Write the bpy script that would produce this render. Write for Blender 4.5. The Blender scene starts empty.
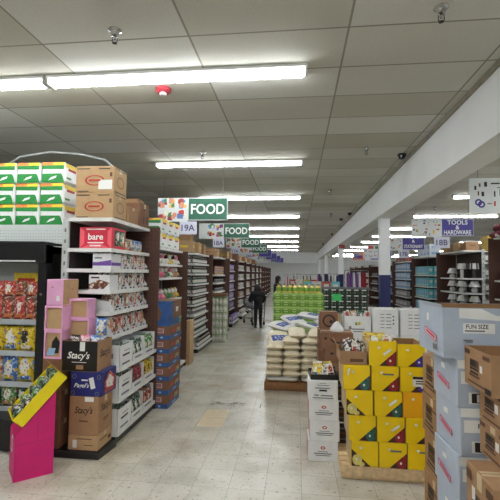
import bpy, bmesh, math, random
from mathutils import Vector, Matrix
random.seed(7)
S = bpy.context.scene
C = S.collection
PI = math.pi

# ------------------------------------------------------------------ materials
def lin(c):
    return tuple(((v/12.92) if v <= .04045 else ((v+.055)/1.055)**2.4) for v in c)
MATS = {}
def M(name, rgb, rough=.55, var=.12, scale=9., metal=0., emit=0., alpha=1., bump=0.):
    """procedural principled material; rgb is sRGB 0-255"""
    if name in MATS: return MATS[name]
    c = lin([v/255 for v in rgb])
    m = bpy.data.materials.new(name); m.use_nodes = True
    nt = m.node_tree; b = nt.nodes['Principled BSDF']
    tc = nt.nodes.new('ShaderNodeTexCoord'); n = nt.nodes.new('ShaderNodeTexNoise')
    n.inputs['Scale'].default_value = scale; n.inputs['Detail'].default_value = 3
    r = nt.nodes.new('ShaderNodeValToRGB')
    r.color_ramp.elements[0].position = .3; r.color_ramp.elements[1].position = .7
    r.color_ramp.elements[0].color = (*[v*(1-var) for v in c], 1)
    r.color_ramp.elements[1].color = (*[min(1, v*(1+var)) for v in c], 1)
    nt.links.new(tc.outputs['Object'], n.inputs['Vector'])
    nt.links.new(n.outputs['Fac'], r.inputs['Fac'])
    nt.links.new(r.outputs['Color'], b.inputs['Base Color'])
    b.inputs['Roughness'].default_value = rough; b.inputs['Metallic'].default_value = metal
    b.inputs['Alpha'].default_value = alpha
    if emit:
        b.inputs['Emission Color'].default_value = (*c, 1); b.inputs['Emission Strength'].default_value = emit
    if bump:
        bp = nt.nodes.new('ShaderNodeBump'); bp.inputs['Strength'].default_value = bump
        nt.links.new(n.outputs['Fac'], bp.inputs['Height']); nt.links.new(bp.outputs['Normal'], b.inputs['Normal'])
    MATS[name] = m
    return m

def print_mat(name, c1, c2, c3, scale=34., t1=.52, t2=.62, rough=.38):
    """printed film: base colour broken up by two ink colours"""
    m = bpy.data.materials.new(name); m.use_nodes = True
    nt = m.node_tree; b = nt.nodes['Principled BSDF']
    tc = nt.nodes.new('ShaderNodeTexCoord'); n = nt.nodes.new('ShaderNodeTexNoise')
    n.inputs['Scale'].default_value = scale; n.inputs['Detail'].default_value = 2
    r = nt.nodes.new('ShaderNodeValToRGB'); e = r.color_ramp.elements
    e[0].position = t1-.02; e[1].position = t1+.02; e2 = e.new(t2-.02); e3 = e.new(t2+.02)
    for q, c in zip(sorted(e, key=lambda k: k.position), (c1, c2, c2, c3)): q.color = (*lin([v/255 for v in c]), 1)
    nt.links.new(tc.outputs['Object'], n.inputs['Vector']); nt.links.new(n.outputs['Fac'], r.inputs['Fac'])
    nt.links.new(r.outputs['Color'], b.inputs['Base Color']); b.inputs['Roughness'].default_value = rough
    MATS[name] = m
    return m

def brick_mat(name, c1, c2, mortar, bw, bh, msize, ox, oy, rough, mottling, spots=None, bump=0):
    m = bpy.data.materials.new(name); m.use_nodes = True
    nt = m.node_tree; b = nt.nodes['Principled BSDF']
    tc = nt.nodes.new('ShaderNodeTexCoord'); mp = nt.nodes.new('ShaderNodeMapping')
    mp.inputs['Location'].default_value = (-ox, -oy, 0)
    br = nt.nodes.new('ShaderNodeTexBrick'); br.offset = 0; br.squash = 1
    br.inputs['Scale'].default_value = 1; br.inputs['Brick Width'].default_value = bw
    br.inputs['Row Height'].default_value = bh; br.inputs['Mortar Size'].default_value = msize
    br.inputs['Mortar Smooth'].default_value = .1
    for k, c in (('Color1', c1), ('Color2', c2), ('Mortar', mortar)):
        br.inputs[k].default_value = (*lin([v/255 for v in c]), 1)
    nt.links.new(tc.outputs['Object'], mp.inputs['Vector']); nt.links.new(mp.outputs['Vector'], br.inputs['Vector'])
    col = br.outputs['Color']
    for sc, amt, tint, lo, hi in mottling:
        n = nt.nodes.new('ShaderNodeTexNoise'); n.inputs['Scale'].default_value = sc; n.inputs['Detail'].default_value = 5
        nt.links.new(tc.outputs['Object'], n.inputs['Vector'])
        r = nt.nodes.new('ShaderNodeValToRGB'); r.color_ramp.elements[0].position = lo; r.color_ramp.elements[1].position = hi
        r.color_ramp.elements[0].color = (0, 0, 0, 1); r.color_ramp.elements[1].color = (amt, amt, amt, 1)
        nt.links.new(n.outputs['Fac'], r.inputs['Fac'])
        mx = nt.nodes.new('ShaderNodeMixRGB'); mx.blend_type = 'MULTIPLY'
        mx.inputs['Color2'].default_value = (*lin([v/255 for v in tint]), 1)
        nt.links.new(r.outputs['Color'], mx.inputs['Fac']); nt.links.new(col, mx.inputs['Color1'])
        col = mx.outputs['Color']
    nt.links.new(col, b.inputs['Base Color'])
    b.inputs['Roughness'].default_value = rough
    return m

FLOOR = brick_mat('vinyl_tile_floor', (207,203,191), (196,192,180), (174,168,156), .305, .305, .003, .05, .1, .24,
                  [(.6, .6, (206,188,150), .48, .68), (3.2, .55, (190,184,168), .45, .75), (30, .7, (150,142,126), .6, .7), (90, .6, (130,122,108), .64, .72)])
CEIL = brick_mat('ceiling_tile', (220,220,214), (193,190,176), (152,150,138), 1.33, .6415, .010, .41, 3.243, .9,
                 [(.5, .35, (206,205,196), .4, .7), (90, .25, (150,146,134), .5, .7)])

white = M('white_enamel', (225,226,222), .4, .04)
shelfw = M('shelf_white_metal', (228,230,227), .45, .05)
uprw = M('upright_grey_white', (196,199,196), .5, .08, 30)
pegw = M('white_pegboard', (206,212,210), .7, .05, 60)
brown = M('brown_pegboard', (88,58,48), .65, .14, 40)
darkb = M('dark_shelf_back', (58,50,46), .7, .1)
blackm = M('black_enamel', (22,22,24), .35, .2)
blackp = M('black_plastic', (34,34,36), .5, .2)
card = M('cardboard', (164,127,92), .8, .07, 14)
cardl = M('cardboard_light', (186,153,112), .8, .06, 14)
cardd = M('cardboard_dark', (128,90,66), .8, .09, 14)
cardi = M('cardboard_inside', (150,112,76), .85, .08, 14)
cardm = M('cardboard_maroon', (92,62,56), .8, .09, 14)
seam = M('carton_seam', (96,70,48), .8, .1)
tape = M('packing_tape', (200,176,136), .3, .06)
ink = M('black_ink', (34,28,26), .6, .1)
inkb = M('brown_ink', (92,62,42), .7, .1)
inkr = M('red_ink', (186,52,40), .6, .08)
inkg = M('grey_ink', (112,114,118), .7, .08)
inkp = M('pink_red_ink', (206,62,98), .6, .08)
paper = M('white_paper', (232,232,228), .6, .04)
wcard = M('white_carton', (226,227,228), .6, .05, 12)
bcard = M('pale_blue_carton', (176,187,202), .55, .05, 10)
bcard2 = M('pale_blue_carton_side', (196,212,224), .55, .05, 10)
yel = M('yellow_carton', (246,208,10), .45, .04, 8)
ora = M('orange_yellow_carton', (246,178,20), .45, .04, 8)
pink = M('pink_carton', (226,166,204), .55, .05, 8)
magenta = M('magenta_board', (206,22,112), .5, .06, 8)
yboard = M('yellow_board', (236,214,20), .45, .04)
navy = M('navy_carton', (32,40,112), .45, .1)
blue = M('blue_carton', (44,84,142), .5, .2, 24)
red = M('red_carton', (214,32,62), .45, .06)
pinkred = M('pale_red_print', (236,96,108), .45, .06)
green = M('green_print', (34,138,60), .45, .22, 40)
dgreen = M('dark_green', (26,58,44), .4, .3, 40)
lgreen = M('lime_green_carton', (140,184,68), .5, .08, 12)
mgreen = M('mid_green_print', (104,152,50), .5, .1, 12)
orangep = M('orange_print', (232,140,70), .5, .15, 30)
yelp = M('yellow_print', (238,208,60), .5, .15, 30)
plastw = M('white_plastic_wrap', (228,230,230), .25, .06, 20)
signg = M('sign_green', (36,98,74), .5, .05)
signb = M('sign_purple_blue', (64,54,150), .5, .05)
signw = M('sign_board_white', (214,218,218), .5, .03)
signl = M('sign_lettering_white', (240,244,240), .5, .02)
tagw = M('aisle_tag_lilac_white', (206,208,224), .5, .03)
tagi = M('aisle_tag_ink', (72,74,118), .5, .05)
chrome = M('chrome', (190,190,190), .18, .05, metal=1.)
wood = M('pallet_wood', (216,188,146), .75, .2, 22)
woodd = M('brown_pallet_wood', (140,98,60), .8, .2, 22)
sack = M('cream_woven_sack', (230,220,194), .7, .06, 26, bump=.15)
sackw = M('white_woven_sack', (220,220,216), .6, .05, 26, bump=.15)
sackb = print_mat('sack_blue_print', (56,78,150), (84,106,172), (222,224,226), 22, .52, .6, .6)
tubewhite = M('fluorescent_diffuser', (250,253,255), .4, 0, emit=25.0)
wallw = M('painted_white_wall', (222,224,224), .75, .04, 3)
beamw = M('painted_beam', (242,244,246), .7, .03, 2)
colblue = M('column_navy_paint', (28,34,92), .5, .1)

# ------------------------------------------------------------------ mesh builder
_TXT = {}
def text_geo(s, shear=0., bold=.018):
    key = (s, shear, bold)
    if key in _TXT: return _TXT[key]
    cu = bpy.data.curves.new('txt', 'FONT'); cu.body = s; cu.align_x = 'CENTER'; cu.shear = shear; cu.resolution_u = 3
    cu.offset = bold; cu.space_line = 1.0
    o = bpy.data.objects.new('txt', cu); C.objects.link(o)
    bpy.context.view_layer.update()
    me = o.evaluated_get(bpy.context.evaluated_depsgraph_get()).to_mesh()
    vs = [tuple(v.co[:2]) for v in me.vertices]; fs = [tuple(p.vertices) for p in me.polygons]
    o.evaluated_get(bpy.context.evaluated_depsgraph_get()).to_mesh_clear()
    bpy.data.objects.remove(o); bpy.data.curves.remove(cu)
    x0 = min(v[0] for v in vs); x1 = max(v[0] for v in vs); y0 = min(v[1] for v in vs); y1 = max(v[1] for v in vs)
    vs = [((x-(x0+x1)/2)/(y1-y0), (y-(y0+y1)/2)/(y1-y0)) for x, y in vs]
    _TXT[key] = (vs, fs, (x1-x0)/(y1-y0))
    return _TXT[key]

class MB:
    def __init__(s): s.v = []; s.f = []; s.m = []; s.mats = []; s.sm = []
    def mi(s, m):
        if m not in s.mats: s.mats.append(m)
        return s.mats.index(m)
    def add(s, vs, fs, m, smooth=False):
        k = len(s.v); i = s.mi(m); s.v += [tuple(v) for v in vs]
        for f in fs: s.f.append(tuple(j+k for j in f)); s.m.append(i); s.sm.append(smooth)
    def box(s, x0, x1, y0, y1, z0, z1, m):
        vs = [(x, y, z) for z in (z0, z1) for y in (y0, y1) for x in (x0, x1)]
        s.add(vs, [(0,2,3,1), (4,5,7,6), (0,1,5,4), (2,6,7,3), (0,4,6,2), (1,3,7,5)], m); return s
    def cbox(s, c, size, m, rot=None):
        x, y, z = [v/2 for v in size]
        vs = [Vector((a, b, d)) for d in (-z, z) for b in (-y, y) for a in (-x, x)]
        if rot is not None: vs = [rot @ v for v in vs]
        vs = [v+Vector(c) for v in vs]
        s.add(vs, [(0,2,3,1), (4,5,7,6), (0,1,5,4), (2,6,7,3), (0,4,6,2), (1,3,7,5)], m); return s
    def bevbox(s, x0, x1, y0, y1, z0, z1, m, r=.006):
        """box with chamfered edges"""
        xs = (x0, x1); ys = (y0, y1); zs = (z0, z1); sg = (-1, 1); V = []; idx = {}
        for i in (0, 1):
            for j in (0, 1):
                for k in (0, 1):
                    for a in range(3):
                        p = [xs[i], ys[j], zs[k]]
                        for b in range(3):
                            if b != a: p[b] -= sg[(i, j, k)[b]]*r
                        idx[(i, j, k, a)] = len(V); V.append(p)
        F = []
        for a in range(3):
            b, c = (a+1) % 3, (a+2) % 3
            for side in (0, 1):
                q = []
                for (u, w) in ((0,0), (1,0), (1,1), (0,1)):
                    t = [0, 0, 0]; t[a] = side; t[b] = u; t[c] = w; q.append(idx[(*t, a)])
                F.append(q if side else q[::-1])
            for u in (0, 1):
                for w in (0, 1):
                    t0 = [0,0,0]; t0[b] = u; t0[c] = w; t1 = list(t0); t1[a] = 1
                    F.append([idx[(*t0, b)], idx[(*t1, b)], idx[(*t1, c)], idx[(*t0, c)]])
        for i in (0, 1):
            for j in (0, 1):
                for k in (0, 1): F.append([idx[(i, j, k, a)] for a in range(3)])
        s.add(V, F, m); return s
    def tube(s, pts, r, m, n=8, cap=True):
        pts = [Vector(p) for p in pts]; R = r if isinstance(r, (list, tuple)) else [r]*len(pts)
        rings = []
        for i, p in enumerate(pts):
            d = (pts[min(i+1, len(pts)-1)]-pts[max(i-1, 0)]).normalized()
            a = d.orthogonal().normalized() if i == 0 else (a-d*a.dot(d)).normalized()
            b = d.cross(a)
            rings.append([p+(a*math.cos(2*PI*k/n)+b*math.sin(2*PI*k/n))*R[i] for k in range(n)])
        vs = [v for q in rings for v in q]
        fs = [(i*n+k, i*n+(k+1) % n, (i+1)*n+(k+1) % n, (i+1)*n+k) for i in range(len(pts)-1) for k in range(n)]
        if cap: fs += [tuple(range(n-1, -1, -1)), tuple((len(pts)-1)*n+k for k in range(n))]
        s.add(vs, fs, m, True); return s
    def lathe(s, prof, m, n=12, c=(0, 0, 0)):
        """prof: list of (r,z) or (r,z,mat)"""
        for i in range(len(prof)-1):
            r0, z0 = prof[i][:2]; r1, z1 = prof[i+1][:2]
            mm = prof[i][2] if len(prof[i]) > 2 else m
            vs = [(c[0]+r*math.cos(2*PI*k/n), c[1]+r*math.sin(2*PI*k/n), c[2]+z) for r, z in ((r0, z0), (r1, z1)) for k in range(n)]
            s.add(vs, [(k, (k+1) % n, n+(k+1) % n, n+k) for k in range(n)], mm, True)
        for (r, z), fl in ((prof[0][:2], True), (prof[-1][:2], False)):
            if r > 1e-5:
                vs = [(c[0]+r*math.cos(2*PI*k/n), c[1]+r*math.sin(2*PI*k/n), c[2]+z) for k in range(n)]
                s.add(vs, [tuple(range(n))[::-1] if fl else tuple(range(n))], m)
        return s
    def poly(s, o, u, v, pts, m):
        o, u, v = Vector(o), Vector(u), Vector(v)
        s.add([o+u*a+v*b for a, b in pts], [tuple(range(len(pts)))], m); return s
    def text(s, o, u, v, h, string, m, shear=0., maxw=None, bold=.018):
        vs, fs, asp = text_geo(string, shear, bold)
        sx = h if not maxw or asp*h <= maxw else maxw/asp
        o, u, v = Vector(o), Vector(u), Vector(v)
        s.add([o+u*(x*sx)+v*(y*h) for x, y in vs], fs, m); return s
    def build(s, name, parent=None, loc=(0, 0, 0), rot=0., tilt=None):
        me = bpy.data.meshes.new(name); me.from_pydata(s.v, [], s.f)
        for m in s.mats: me.materials.append(m)
        me.polygons.foreach_set('material_index', s.m); me.polygons.foreach_set('use_smooth', s.sm)
        me.update()
        o = bpy.data.objects.new(name, me); C.objects.link(o)
        o.location = loc; o.rotation_euler = tilt if tilt is not None else (0, 0, rot)
        if parent is not None: o.parent = parent
        return o

def tag(o, label=None, cat=None, group=None, kind=None):
    if label: o['label'] = label
    if cat: o['category'] = cat
    if group: o['group'] = group
    if kind: o['kind'] = kind
    return o
def empty(name, loc, label, cat, group=None, rot=0.):
    o = bpy.data.objects.new(name, None); C.objects.link(o); o.location = loc; o.rotation_euler = (0, 0, rot)
    o.empty_display_size = .05
    return tag(o, label, cat, group)
def dup(o, loc=None, rot=None, label=None, group=None, parent=None):
    c = o.copy(); C.objects.link(c)
    if parent is not None: c.parent = parent
    if loc is not None: c.location = loc
    if rot is not None: c.rotation_euler = rot if isinstance(rot, (tuple, list)) else (0, 0, rot)
    if label: c['label'] = label
    if group: c['group'] = group
    for ch in [k for k in KIDS.get(o.name, ())]: dup(ch, parent=c)
    return c
KIDS = {}
def kid(p, o): KIDS.setdefault(p.name, []).append(o); return o

ORD = ['first','second','third','fourth','fifth','sixth','seventh','eighth','ninth','tenth','eleventh','twelfth','thirteenth','fourteenth','fifteenth','sixteenth']
# proto use: PROTO builder is called once, placed the first time, copied afterwards
class Proto:
    def __init__(s, fn): s.fn = fn; s.o = None
    def __call__(s, loc, rot=0., label=None, cat=None, group=None):
        if s.o is None:
            s.o = s.fn(); o = s.o
            o.location = loc; o.rotation_euler = rot if isinstance(rot, (tuple, list)) else (0, 0, rot)
        else: o = dup(s.o, loc, rot)
        return tag(o, label, cat, group)

# ------------------------------------------------------------------ carton maker
def face_frame(face, w, d, h, e=.0012):
    if face == 'F': return Vector((0, -d/2-e, 0)), Vector((1,0,0)), Vector((0,0,1)), w, h
    if face == 'L': return Vector((-w/2-e, 0, 0)), Vector((0,-1,0)), Vector((0,0,1)), d, h
    if face == 'R': return Vector((w/2+e, 0, 0)), Vector((0,1,0)), Vector((0,0,1)), d, h
    if face == 'T': return Vector((0, -d/2, h+e)), Vector((1,0,0)), Vector((0,1,0)), w, d
def prints_on(mb, prints, w, d, h):
    """prints: (face,'r',cx,cy,pw,ph,mat) | (face,'t',cx,cy,ph,text,mat[,shear[,maxw]]) | (face,'p',[(u,v)..],mat); fractions of the face"""
    for k, p in enumerate(prints):
        o, u, v, W, H = face_frame(p[0], w, d, h, .0012+.0004*k)
        if p[1] == 'r':
            _, _, cx, cy, pw, ph, m = p
            mb.poly(o, u, v, [((cx-.5-pw/2)*W, (cy-ph/2)*H), ((cx-.5+pw/2)*W, (cy-ph/2)*H), ((cx-.5+pw/2)*W, (cy+ph/2)*H), ((cx-.5-pw/2)*W, (cy+ph/2)*H)], m)
        elif p[1] == 't':
            cx, cy, ph, tx, m = p[2:7]; sh = p[7] if len(p) > 7 else 0.; mw = p[8] if len(p) > 8 else .9
            mb.text(o+u*((cx-.5)*W)+v*(cy*H), u, v, ph*H, tx, m, sh, mw*W)
        elif p[1] == 'p':
            mb.poly(o, u, v, [((a-.5)*W, b*H) for a, b in p[2]], p[3])
        elif p[1] == 'ring':
            cx, cy, rx, ry, th, m = p[2:8]; n = 20
            ou = [(((cx-.5)+rx*math.cos(2*PI*i/n))*W, (cy+ry*math.sin(2*PI*i/n))*H) for i in range(n)]
            iu = [(((cx-.5)+rx*(1-th)*math.cos(2*PI*i/n))*W, (cy+ry*(1-th)*math.sin(2*PI*i/n))*H) for i in range(n)]
            for i in range(n): mb.poly(o, u, v, [ou[i], ou[(i+1) % n], iu[(i+1) % n], iu[i]], m)
        elif p[1] == 'disc':
            cx, cy, rx, ry, m = p[2:7]; n = 16
            mb.poly(o, u, v, [(((cx-.5)+rx*math.cos(2*PI*i/n))*W, (cy+ry*math.sin(2*PI*i/n))*H) for i in range(n)], m)
def carton_mesh(w, d, h, m, open=False, prints=(), inner=None, flaps=(), sidemat=None, seamed=True):
    mb = MB(); t = .006
    if not open:
        mb.bevbox(-w/2, w/2, -d/2, d/2, 0, h, m, .005)
        if seamed:
            mb.box(-w/2+.004, w/2-.004, -.002, .002, h-.001, h+.0006, seam)
            mb.box(-w/2+.006, w/2-.006, -.026, .026, h-.001, h+.0004, tape)
            mb.box(-w/2-.0008, -w/2+.002, -.026, .026, h*.8, h-.004, tape)
            mb.box(w/2-.002, w/2+.0008, -.026, .026, h*.8, h-.004, tape)
    else:
        mi = inner or cardi
        mb.box(-w/2, w/2, -d/2, d/2, 0, t, m)
        for a in ((-w/2, w/2, -d/2, -d/2+t), (-w/2, w/2, d/2-t, d/2), (-w/2, -w/2+t, -d/2+t, d/2-t), (w/2-t, w/2, -d/2+t, d/2-t)):
            mb.box(*a, t, h, m)
        for a in ((-w/2+t, w/2-t, -d/2+t, -d/2+t+.001), (-w/2+t, w/2-t, d/2-t-.001, d/2-t), (-w/2+t, -w/2+t+.001, -d/2+t, d/2-t), (w/2-t-.001, w/2-t, -d/2+t, d/2-t)):
            mb.box(*a, t, h-.001, mi)
        for fc, ln, ang in flaps:
            ca, sa = math.cos(ang)*ln, math.sin(ang)*ln
            if fc == 'F': q = [(-w/2, -d/2, h), (w/2, -d/2, h), (w/2, -d/2-ca, h+sa), (-w/2, -d/2-ca, h+sa)]
            if fc == 'B': q = [(w/2, d/2, h), (-w/2, d/2, h), (-w/2, d/2+ca, h+sa), (w/2, d/2+ca, h+sa)]
            if fc == 'L': q = [(-w/2, d/2, h), (-w/2, -d/2, h), (-w/2-ca, -d/2, h+sa), (-w/2-ca, d/2, h+sa)]
            if fc == 'R': q = [(w/2, -d/2, h), (w/2, d/2, h), (w/2+ca, d/2, h+sa), (w/2+ca, -d/2, h+sa)]
            q = [Vector(p) for p in q]; nn = (q[1]-q[0]).cross(q[3]-q[0]).normalized()*.004
            mb.add(q+[p+nn for p in q], [(0,1,2,3), (7,6,5,4), (0,4,5,1), (1,5,6,2), (2,6,7,3), (3,7,4,0)], m)
    prints_on(mb, prints, w, d, h)
    return mb
def carton(name, label, cat, loc, w, d, h, m, rot=0., group=None, stickers=(), **kw):
    o = carton_mesh(w, d, h, m, **kw).build(name, None, loc, rot)
    tag(o, label, cat, group)
    for st in stickers:
        sb = MB(); a = list(st); prints_on(sb, [tuple(a)], w+.003, d+.003, h)
        kid(o, sb.build('paper_sticker', o))
    return o

# ------------------------------------------------------------------ room shell
def struct(mb, name): return tag(mb.build(name), kind='structure')
X0, X1, Y0, Y1, H = -16., 18., -7., 50., 3.8
fl = MB().box(X0, X1, Y0, Y1, -.1, 0, FLOOR)
worn = M('worn_tan_tile', (206,188,154), .35, .1, 12); scuff = M('black_scuff', (70,66,60), .6, .2, 30)
for tx, ty in ((-1.165, 5.065), (-1.165, 4.76)): fl.box(tx+.004, tx+.301, ty+.004, ty+.301, -.001, .0006, worn)
fr_ = random.Random(5)
for k in range(46):
    x, y = fr_.uniform(-1.15, -.72), 5.62+fr_.gauss(0, .045); a, b = fr_.uniform(.01, .05), fr_.uniform(.004, .012); q = fr_.uniform(-.6, .6)
    fl.poly((x, y, .0008), (math.cos(q), math.sin(q), 0), (-math.sin(q), math.cos(q), 0), [(-a, -b), (a, -b*.6), (a*.8, b), (-a*.7, b*.8)], scuff)
for x, y in ((-.48, 5.62), (-.48, 5.56)): fl.poly((x, y, .0008), (1,0,0), (0,1,0), [(-.006,-.07), (.006,-.06), (.008,.07), (-.004,.06)], scuff)
struct(fl, 'floor')
struct(MB().box(X0, X1, Y0, Y1, H, H+.1, CEIL), 'ceiling')
struct(MB().box(X0-.1, X0, Y0, Y1, 0, H, wallw), 'wall_left')
struct(MB().box(X1, X1+.1, Y0, Y1, 0, H, wallw), 'wall_right')
struct(MB().box(X0, X1, Y1, Y1+.1, 0, H, wallw), 'wall_far')
struct(MB().box(X0, X1, Y0-.1, Y0, 0, H, wallw), 'wall_near')
bm = MB().box(1.86, 2.26, Y0, Y1, 3.13, H-.001, beamw); bm.box(1.835, 1.86, Y0, Y1, H-.06, H-.001, M('ceiling_edge_trim', (150,144,128), .6))
struct(bm, 'trim_1')
struct(MB().box(X0, 1.86, 38.0, 38.4, 2.78, H-.001, beamw), 'trim_2')
for i, (cx, cy) in enumerate([(2.06, 9.9), (2.06, 19.5), (2.06, 29.), (2.06, 38.), (2.06, .2)]):
    mb = MB().bevbox(cx-.115, cx+.115, cy-.115, cy+.115, 1.79, 3.129, beamw, .012)
    mb.bevbox(cx-.118, cx+.118, cy-.118, cy+.118, 0.001, 1.79, colblue, .012)
    struct(mb, 'trim_%d' % (i+3))

# ------------------------------------------------------------------ ceiling fittings
def strip_light():
    o = bpy.data.objects.new('strip_light', None); C.objects.link(o); o.empty_display_size = .1
    mb = MB().box(0, 2.66, -.085, .085, -.03, -.001, white)
    mb.box(0, .02, -.075, .075, -.085, -.03, white); mb.box(2.64, 2.66, -.075, .075, -.085, -.03, white)
    kid(o, mb.build('housing', o))
    for k in (0, 1):
        x = .022+k*1.312
        kid(o, MB().bevbox(x, x+1.3, -.05, .05, -.082, -.031, tubewhite, .015).build('diffuser', o))
    return o
light = Proto(strip_light)
ROWS = [-4.6, -1.2, 1.4, 3.86, 7.1, 10.42, 13.9, 17.65, 21.3, 25., 29.6, 34., 41., 45.]
for j, y in enumerate(ROWS):
    row = 'row %s from the camera' % ORD[j-3] if j >= 3 else 'behind the camera'
    lab = ('long twin fluorescent ceiling light spanning the aisle, %s' % (['nearest row', 'second nearest row'][j-3] if j-3 < 2 else ORD[j-3]+' row away')) if j >= 3 else 'fluorescent ceiling light behind the viewer, row %s' % ORD[j]
    light((-2.57, y, H), 0, lab, 'ceiling light', 'fluorescent lights over the main aisle')
    if j in (0, 1, 2, 3): light((-5.26, y, H), 0, ('fluorescent ceiling light at the top left edge, joined to the nearest row' if j == 3 else 'left fluorescent ceiling light behind the viewer, row %s' % ORD[j]), 'ceiling light', 'fluorescent lights over the left aisles')
    else: light((-12.5, y, H), 0, 'fluorescent ceiling light far to the left over the food aisles, row %s' % ORD[j-3], 'ceiling light', 'fluorescent lights over the left aisles')
    light((3.84, y+.1, H), 0, 'fluorescent ceiling light right of the white beam, %s row' % ORD[j], 'ceiling light', 'fluorescent lights right of the beam')
    light((9.5, y+.1, H), 0, 'fluorescent ceiling light over the far right aisles, %s row' % ORD[j], 'ceiling light', 'fluorescent lights right of the beam')

def sprinkler():
    mb = MB().lathe([(.055, -.002), (.055, -.008), (.036, -.02), (.03, -.05), (.018, -.055)], chrome, 14)
    o = mb.build('sprinkler')
    s = MB().tube([(0, 0, -.05), (0, 0, -.085)], .012, chrome); s.tube([(-.02, 0, -.06), (-.022, 0, -.1), (0, 0, -.115)], .004, blackp); s.tube([(.02, 0, -.06), (.022, 0, -.1), (0, 0, -.115)], .004, blackp)
    s.lathe([(.0, -.118), (.02, -.115), (.02, -.111), (0, -.11)], blackp, 10)
    kid(o, s.build('sprinkler_head', o)); return o
spr = Proto(sprinkler)
for x, y, lb in [(-1.51, 3.1, 'chrome ceiling sprinkler just before the nearest light on the left'), (1.06, 3.06, 'chrome ceiling sprinkler at the top right beside the beam'),
                 (1.08, 6.45, 'small ceiling sprinkler near the beam, second back on the right'), (-1.57, 6.5, 'ceiling sprinkler just before the second light row'),
                 (.78, 9.72, 'ceiling sprinkler third back in the right ceiling bay'), (1.1, 13.5, 'ceiling sprinkler fourth back beside the beam'), (4.0, 12.3, 'ceiling sprinkler right of the beam beside the column')]:
    spr((x, y, H), 0, lb, 'sprinkler', 'ceiling sprinklers')
rd = M('smoke_detector_red', (150, 44, 54), .5)
o = MB().lathe([(.085, -.002), (.085, -.03), (.06, -.055), (.058, -.055)], rd, 20).build('smoke_detector', None, (-1.46, 4.18, H)); tag(o, 'red round fire alarm on the ceiling behind the nearest light', 'fire alarm')
kid(o, MB().lathe([(.042, -.055), (.036, -.075), (0, -.08)], M('alarm_lens', (225,215,215), .2), 14).build('lens', o))
def dome():
    mb = MB().lathe([(.07, -.001), (.07, -.03), (.062, -.032)], blackp, 16); o = mb.build('security_camera')
    kid(o, MB().lathe([(.056, -.032), (.052, -.06), (.036, -.082), (0, -.09)], M('smoked_dome', (16,16,18), .08), 16).build('dome', o)); return o
dm = Proto(dome)
for x, y, lb in [(1.72, 6.86, 'black dome security camera beside the beam, nearest'), (1.7, 13.4, 'black dome security camera beside the beam, second back'), (1.58, 14.8, 'black dome security camera, third back, a little left of the beam edge'),
                 (1.72, 20.3, 'black dome security camera beside the beam, fourth back'), (1.7, 27., 'black dome security camera beside the beam, fifth back')]:
    dm((x, y, H), 0, lb, 'security camera', 'dome cameras along the beam')
o = MB().bevbox(-.13, .13, -.04, .04, 0, .16, rd, .01).build('exit_sign', None, (2.0, 18.5, 2.95)); tag(o, 'small red box hanging under the beam far down the aisle', 'sign')
kid(o, MB().tube([(0, 0, .16), (0, 0, .179)], .01, blackp).build('bracket', o))

# ------------------------------------------------------------------ hanging signs
PICS = [(196,60,62), (90,120,180), (236,190,90), (120,60,110), (60,130,80), (210,140,110), (150,60,50), (100,150,190), (235,225,200)]
PM = [M('picture_ink_%d' % i, c, .5, .25, 60) for i, c in enumerate(PICS)]
def hang_sign(loc, text, board, tagt, seed, label, fw=.78, pw=.6, bh=.44, lettering=.2, tagx=-.28, wires=True):
    """origin: bottom centre line between picture panel (left) and lettered board (right)"""
    rnd = random.Random(seed); r = empty('aisle_sign', loc, label, 'sign', 'hanging aisle signs')
    fr = MB().box(0, fw, -.01, .01, 0, bh, board)
    for a in ((0, fw, 0, .014), (0, fw, bh-.014, bh), (0, .014, 0, bh), (fw-.014, fw, 0, bh)): fr.box(a[0], a[1], -.0125, .0125, a[2], a[3], signw)
    n = len(text); lt = fr
    for i, ln in enumerate(text):
        if not ln.strip(' .'): continue
        lt.text((fw/2, -.014, bh*(1-(i+.5)/n)*.86+bh*.07), (1,0,0), (0,0,1), lettering if ln != '&' else lettering*.9, ln, signl, 0, fw*.84, .02)
    fr.build('board', r)
    pn = MB().box(-pw, -.002, -.01, .01, -.02, bh, signw)
    for gx in range(3):
        for gz in range(2):
            if gx == 2 or rnd.random() < .9:
                cx = -pw+pw*(gx+.5)/3; cz = bh*(gz+.5)/2
                for k in range(6):
                    a, b = cx+rnd.uniform(-.06, .06)*pw/.6, cz+rnd.uniform(-.06, .06); s1, s2 = (rnd.uniform(.02, .06), rnd.uniform(.02, .055)) if seed < 11 else (rnd.uniform(.006, .034), rnd.uniform(.006, .022))
                    q = -.0105-.0004*k; t = rnd.uniform(-.4, .4); m = rnd.choice(PM)
                    mb_pts = [(-s1, -s2), (s1, -s2+t*.02), (s1*.9, s2), (0, s2*1.3), (-s1, s2*.8)]
                    pn.poly((a, q, b), (1,0,0), (0,0,1), mb_pts, m)
    pn.build('picture_panel', r)
    if tagt:
        tg = MB().box(tagx, tagx+.34, -.008, .008, -.27, -.021, tagw); tg.text((tagx+.17, -.0095, -.145), (1,0,0), (0,0,1), .13, tagt, tagi, 0, .3)
        tg.build('aisle_tag', r)
    if wires:
        for x in (-pw+.1, fw-.1): MB().tube([(x, 0, bh), (x, 0, H-loc[2]-.001)], .003, inkg, 5).build('wire', r)
    return r
hang_sign((-2.10, 7.6, 2.80), ['FOOD'], signg, '19A', 1, 'green FOOD sign with aisle tag 19A, nearest of the green signs', tagx=-.16)
hang_sign((-2.17, 11.8, 2.82), ['FOOD'], signg, '18A', 2, 'green FOOD sign with aisle tag 18A, second green sign back', tagx=-.31, pw=.74)
hang_sign((-2.22, 16., 2.80), ['FOOD'], signg, '17A', 3, 'green FOOD sign with aisle tag 17A, third green sign back', tagx=-.4)
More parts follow.
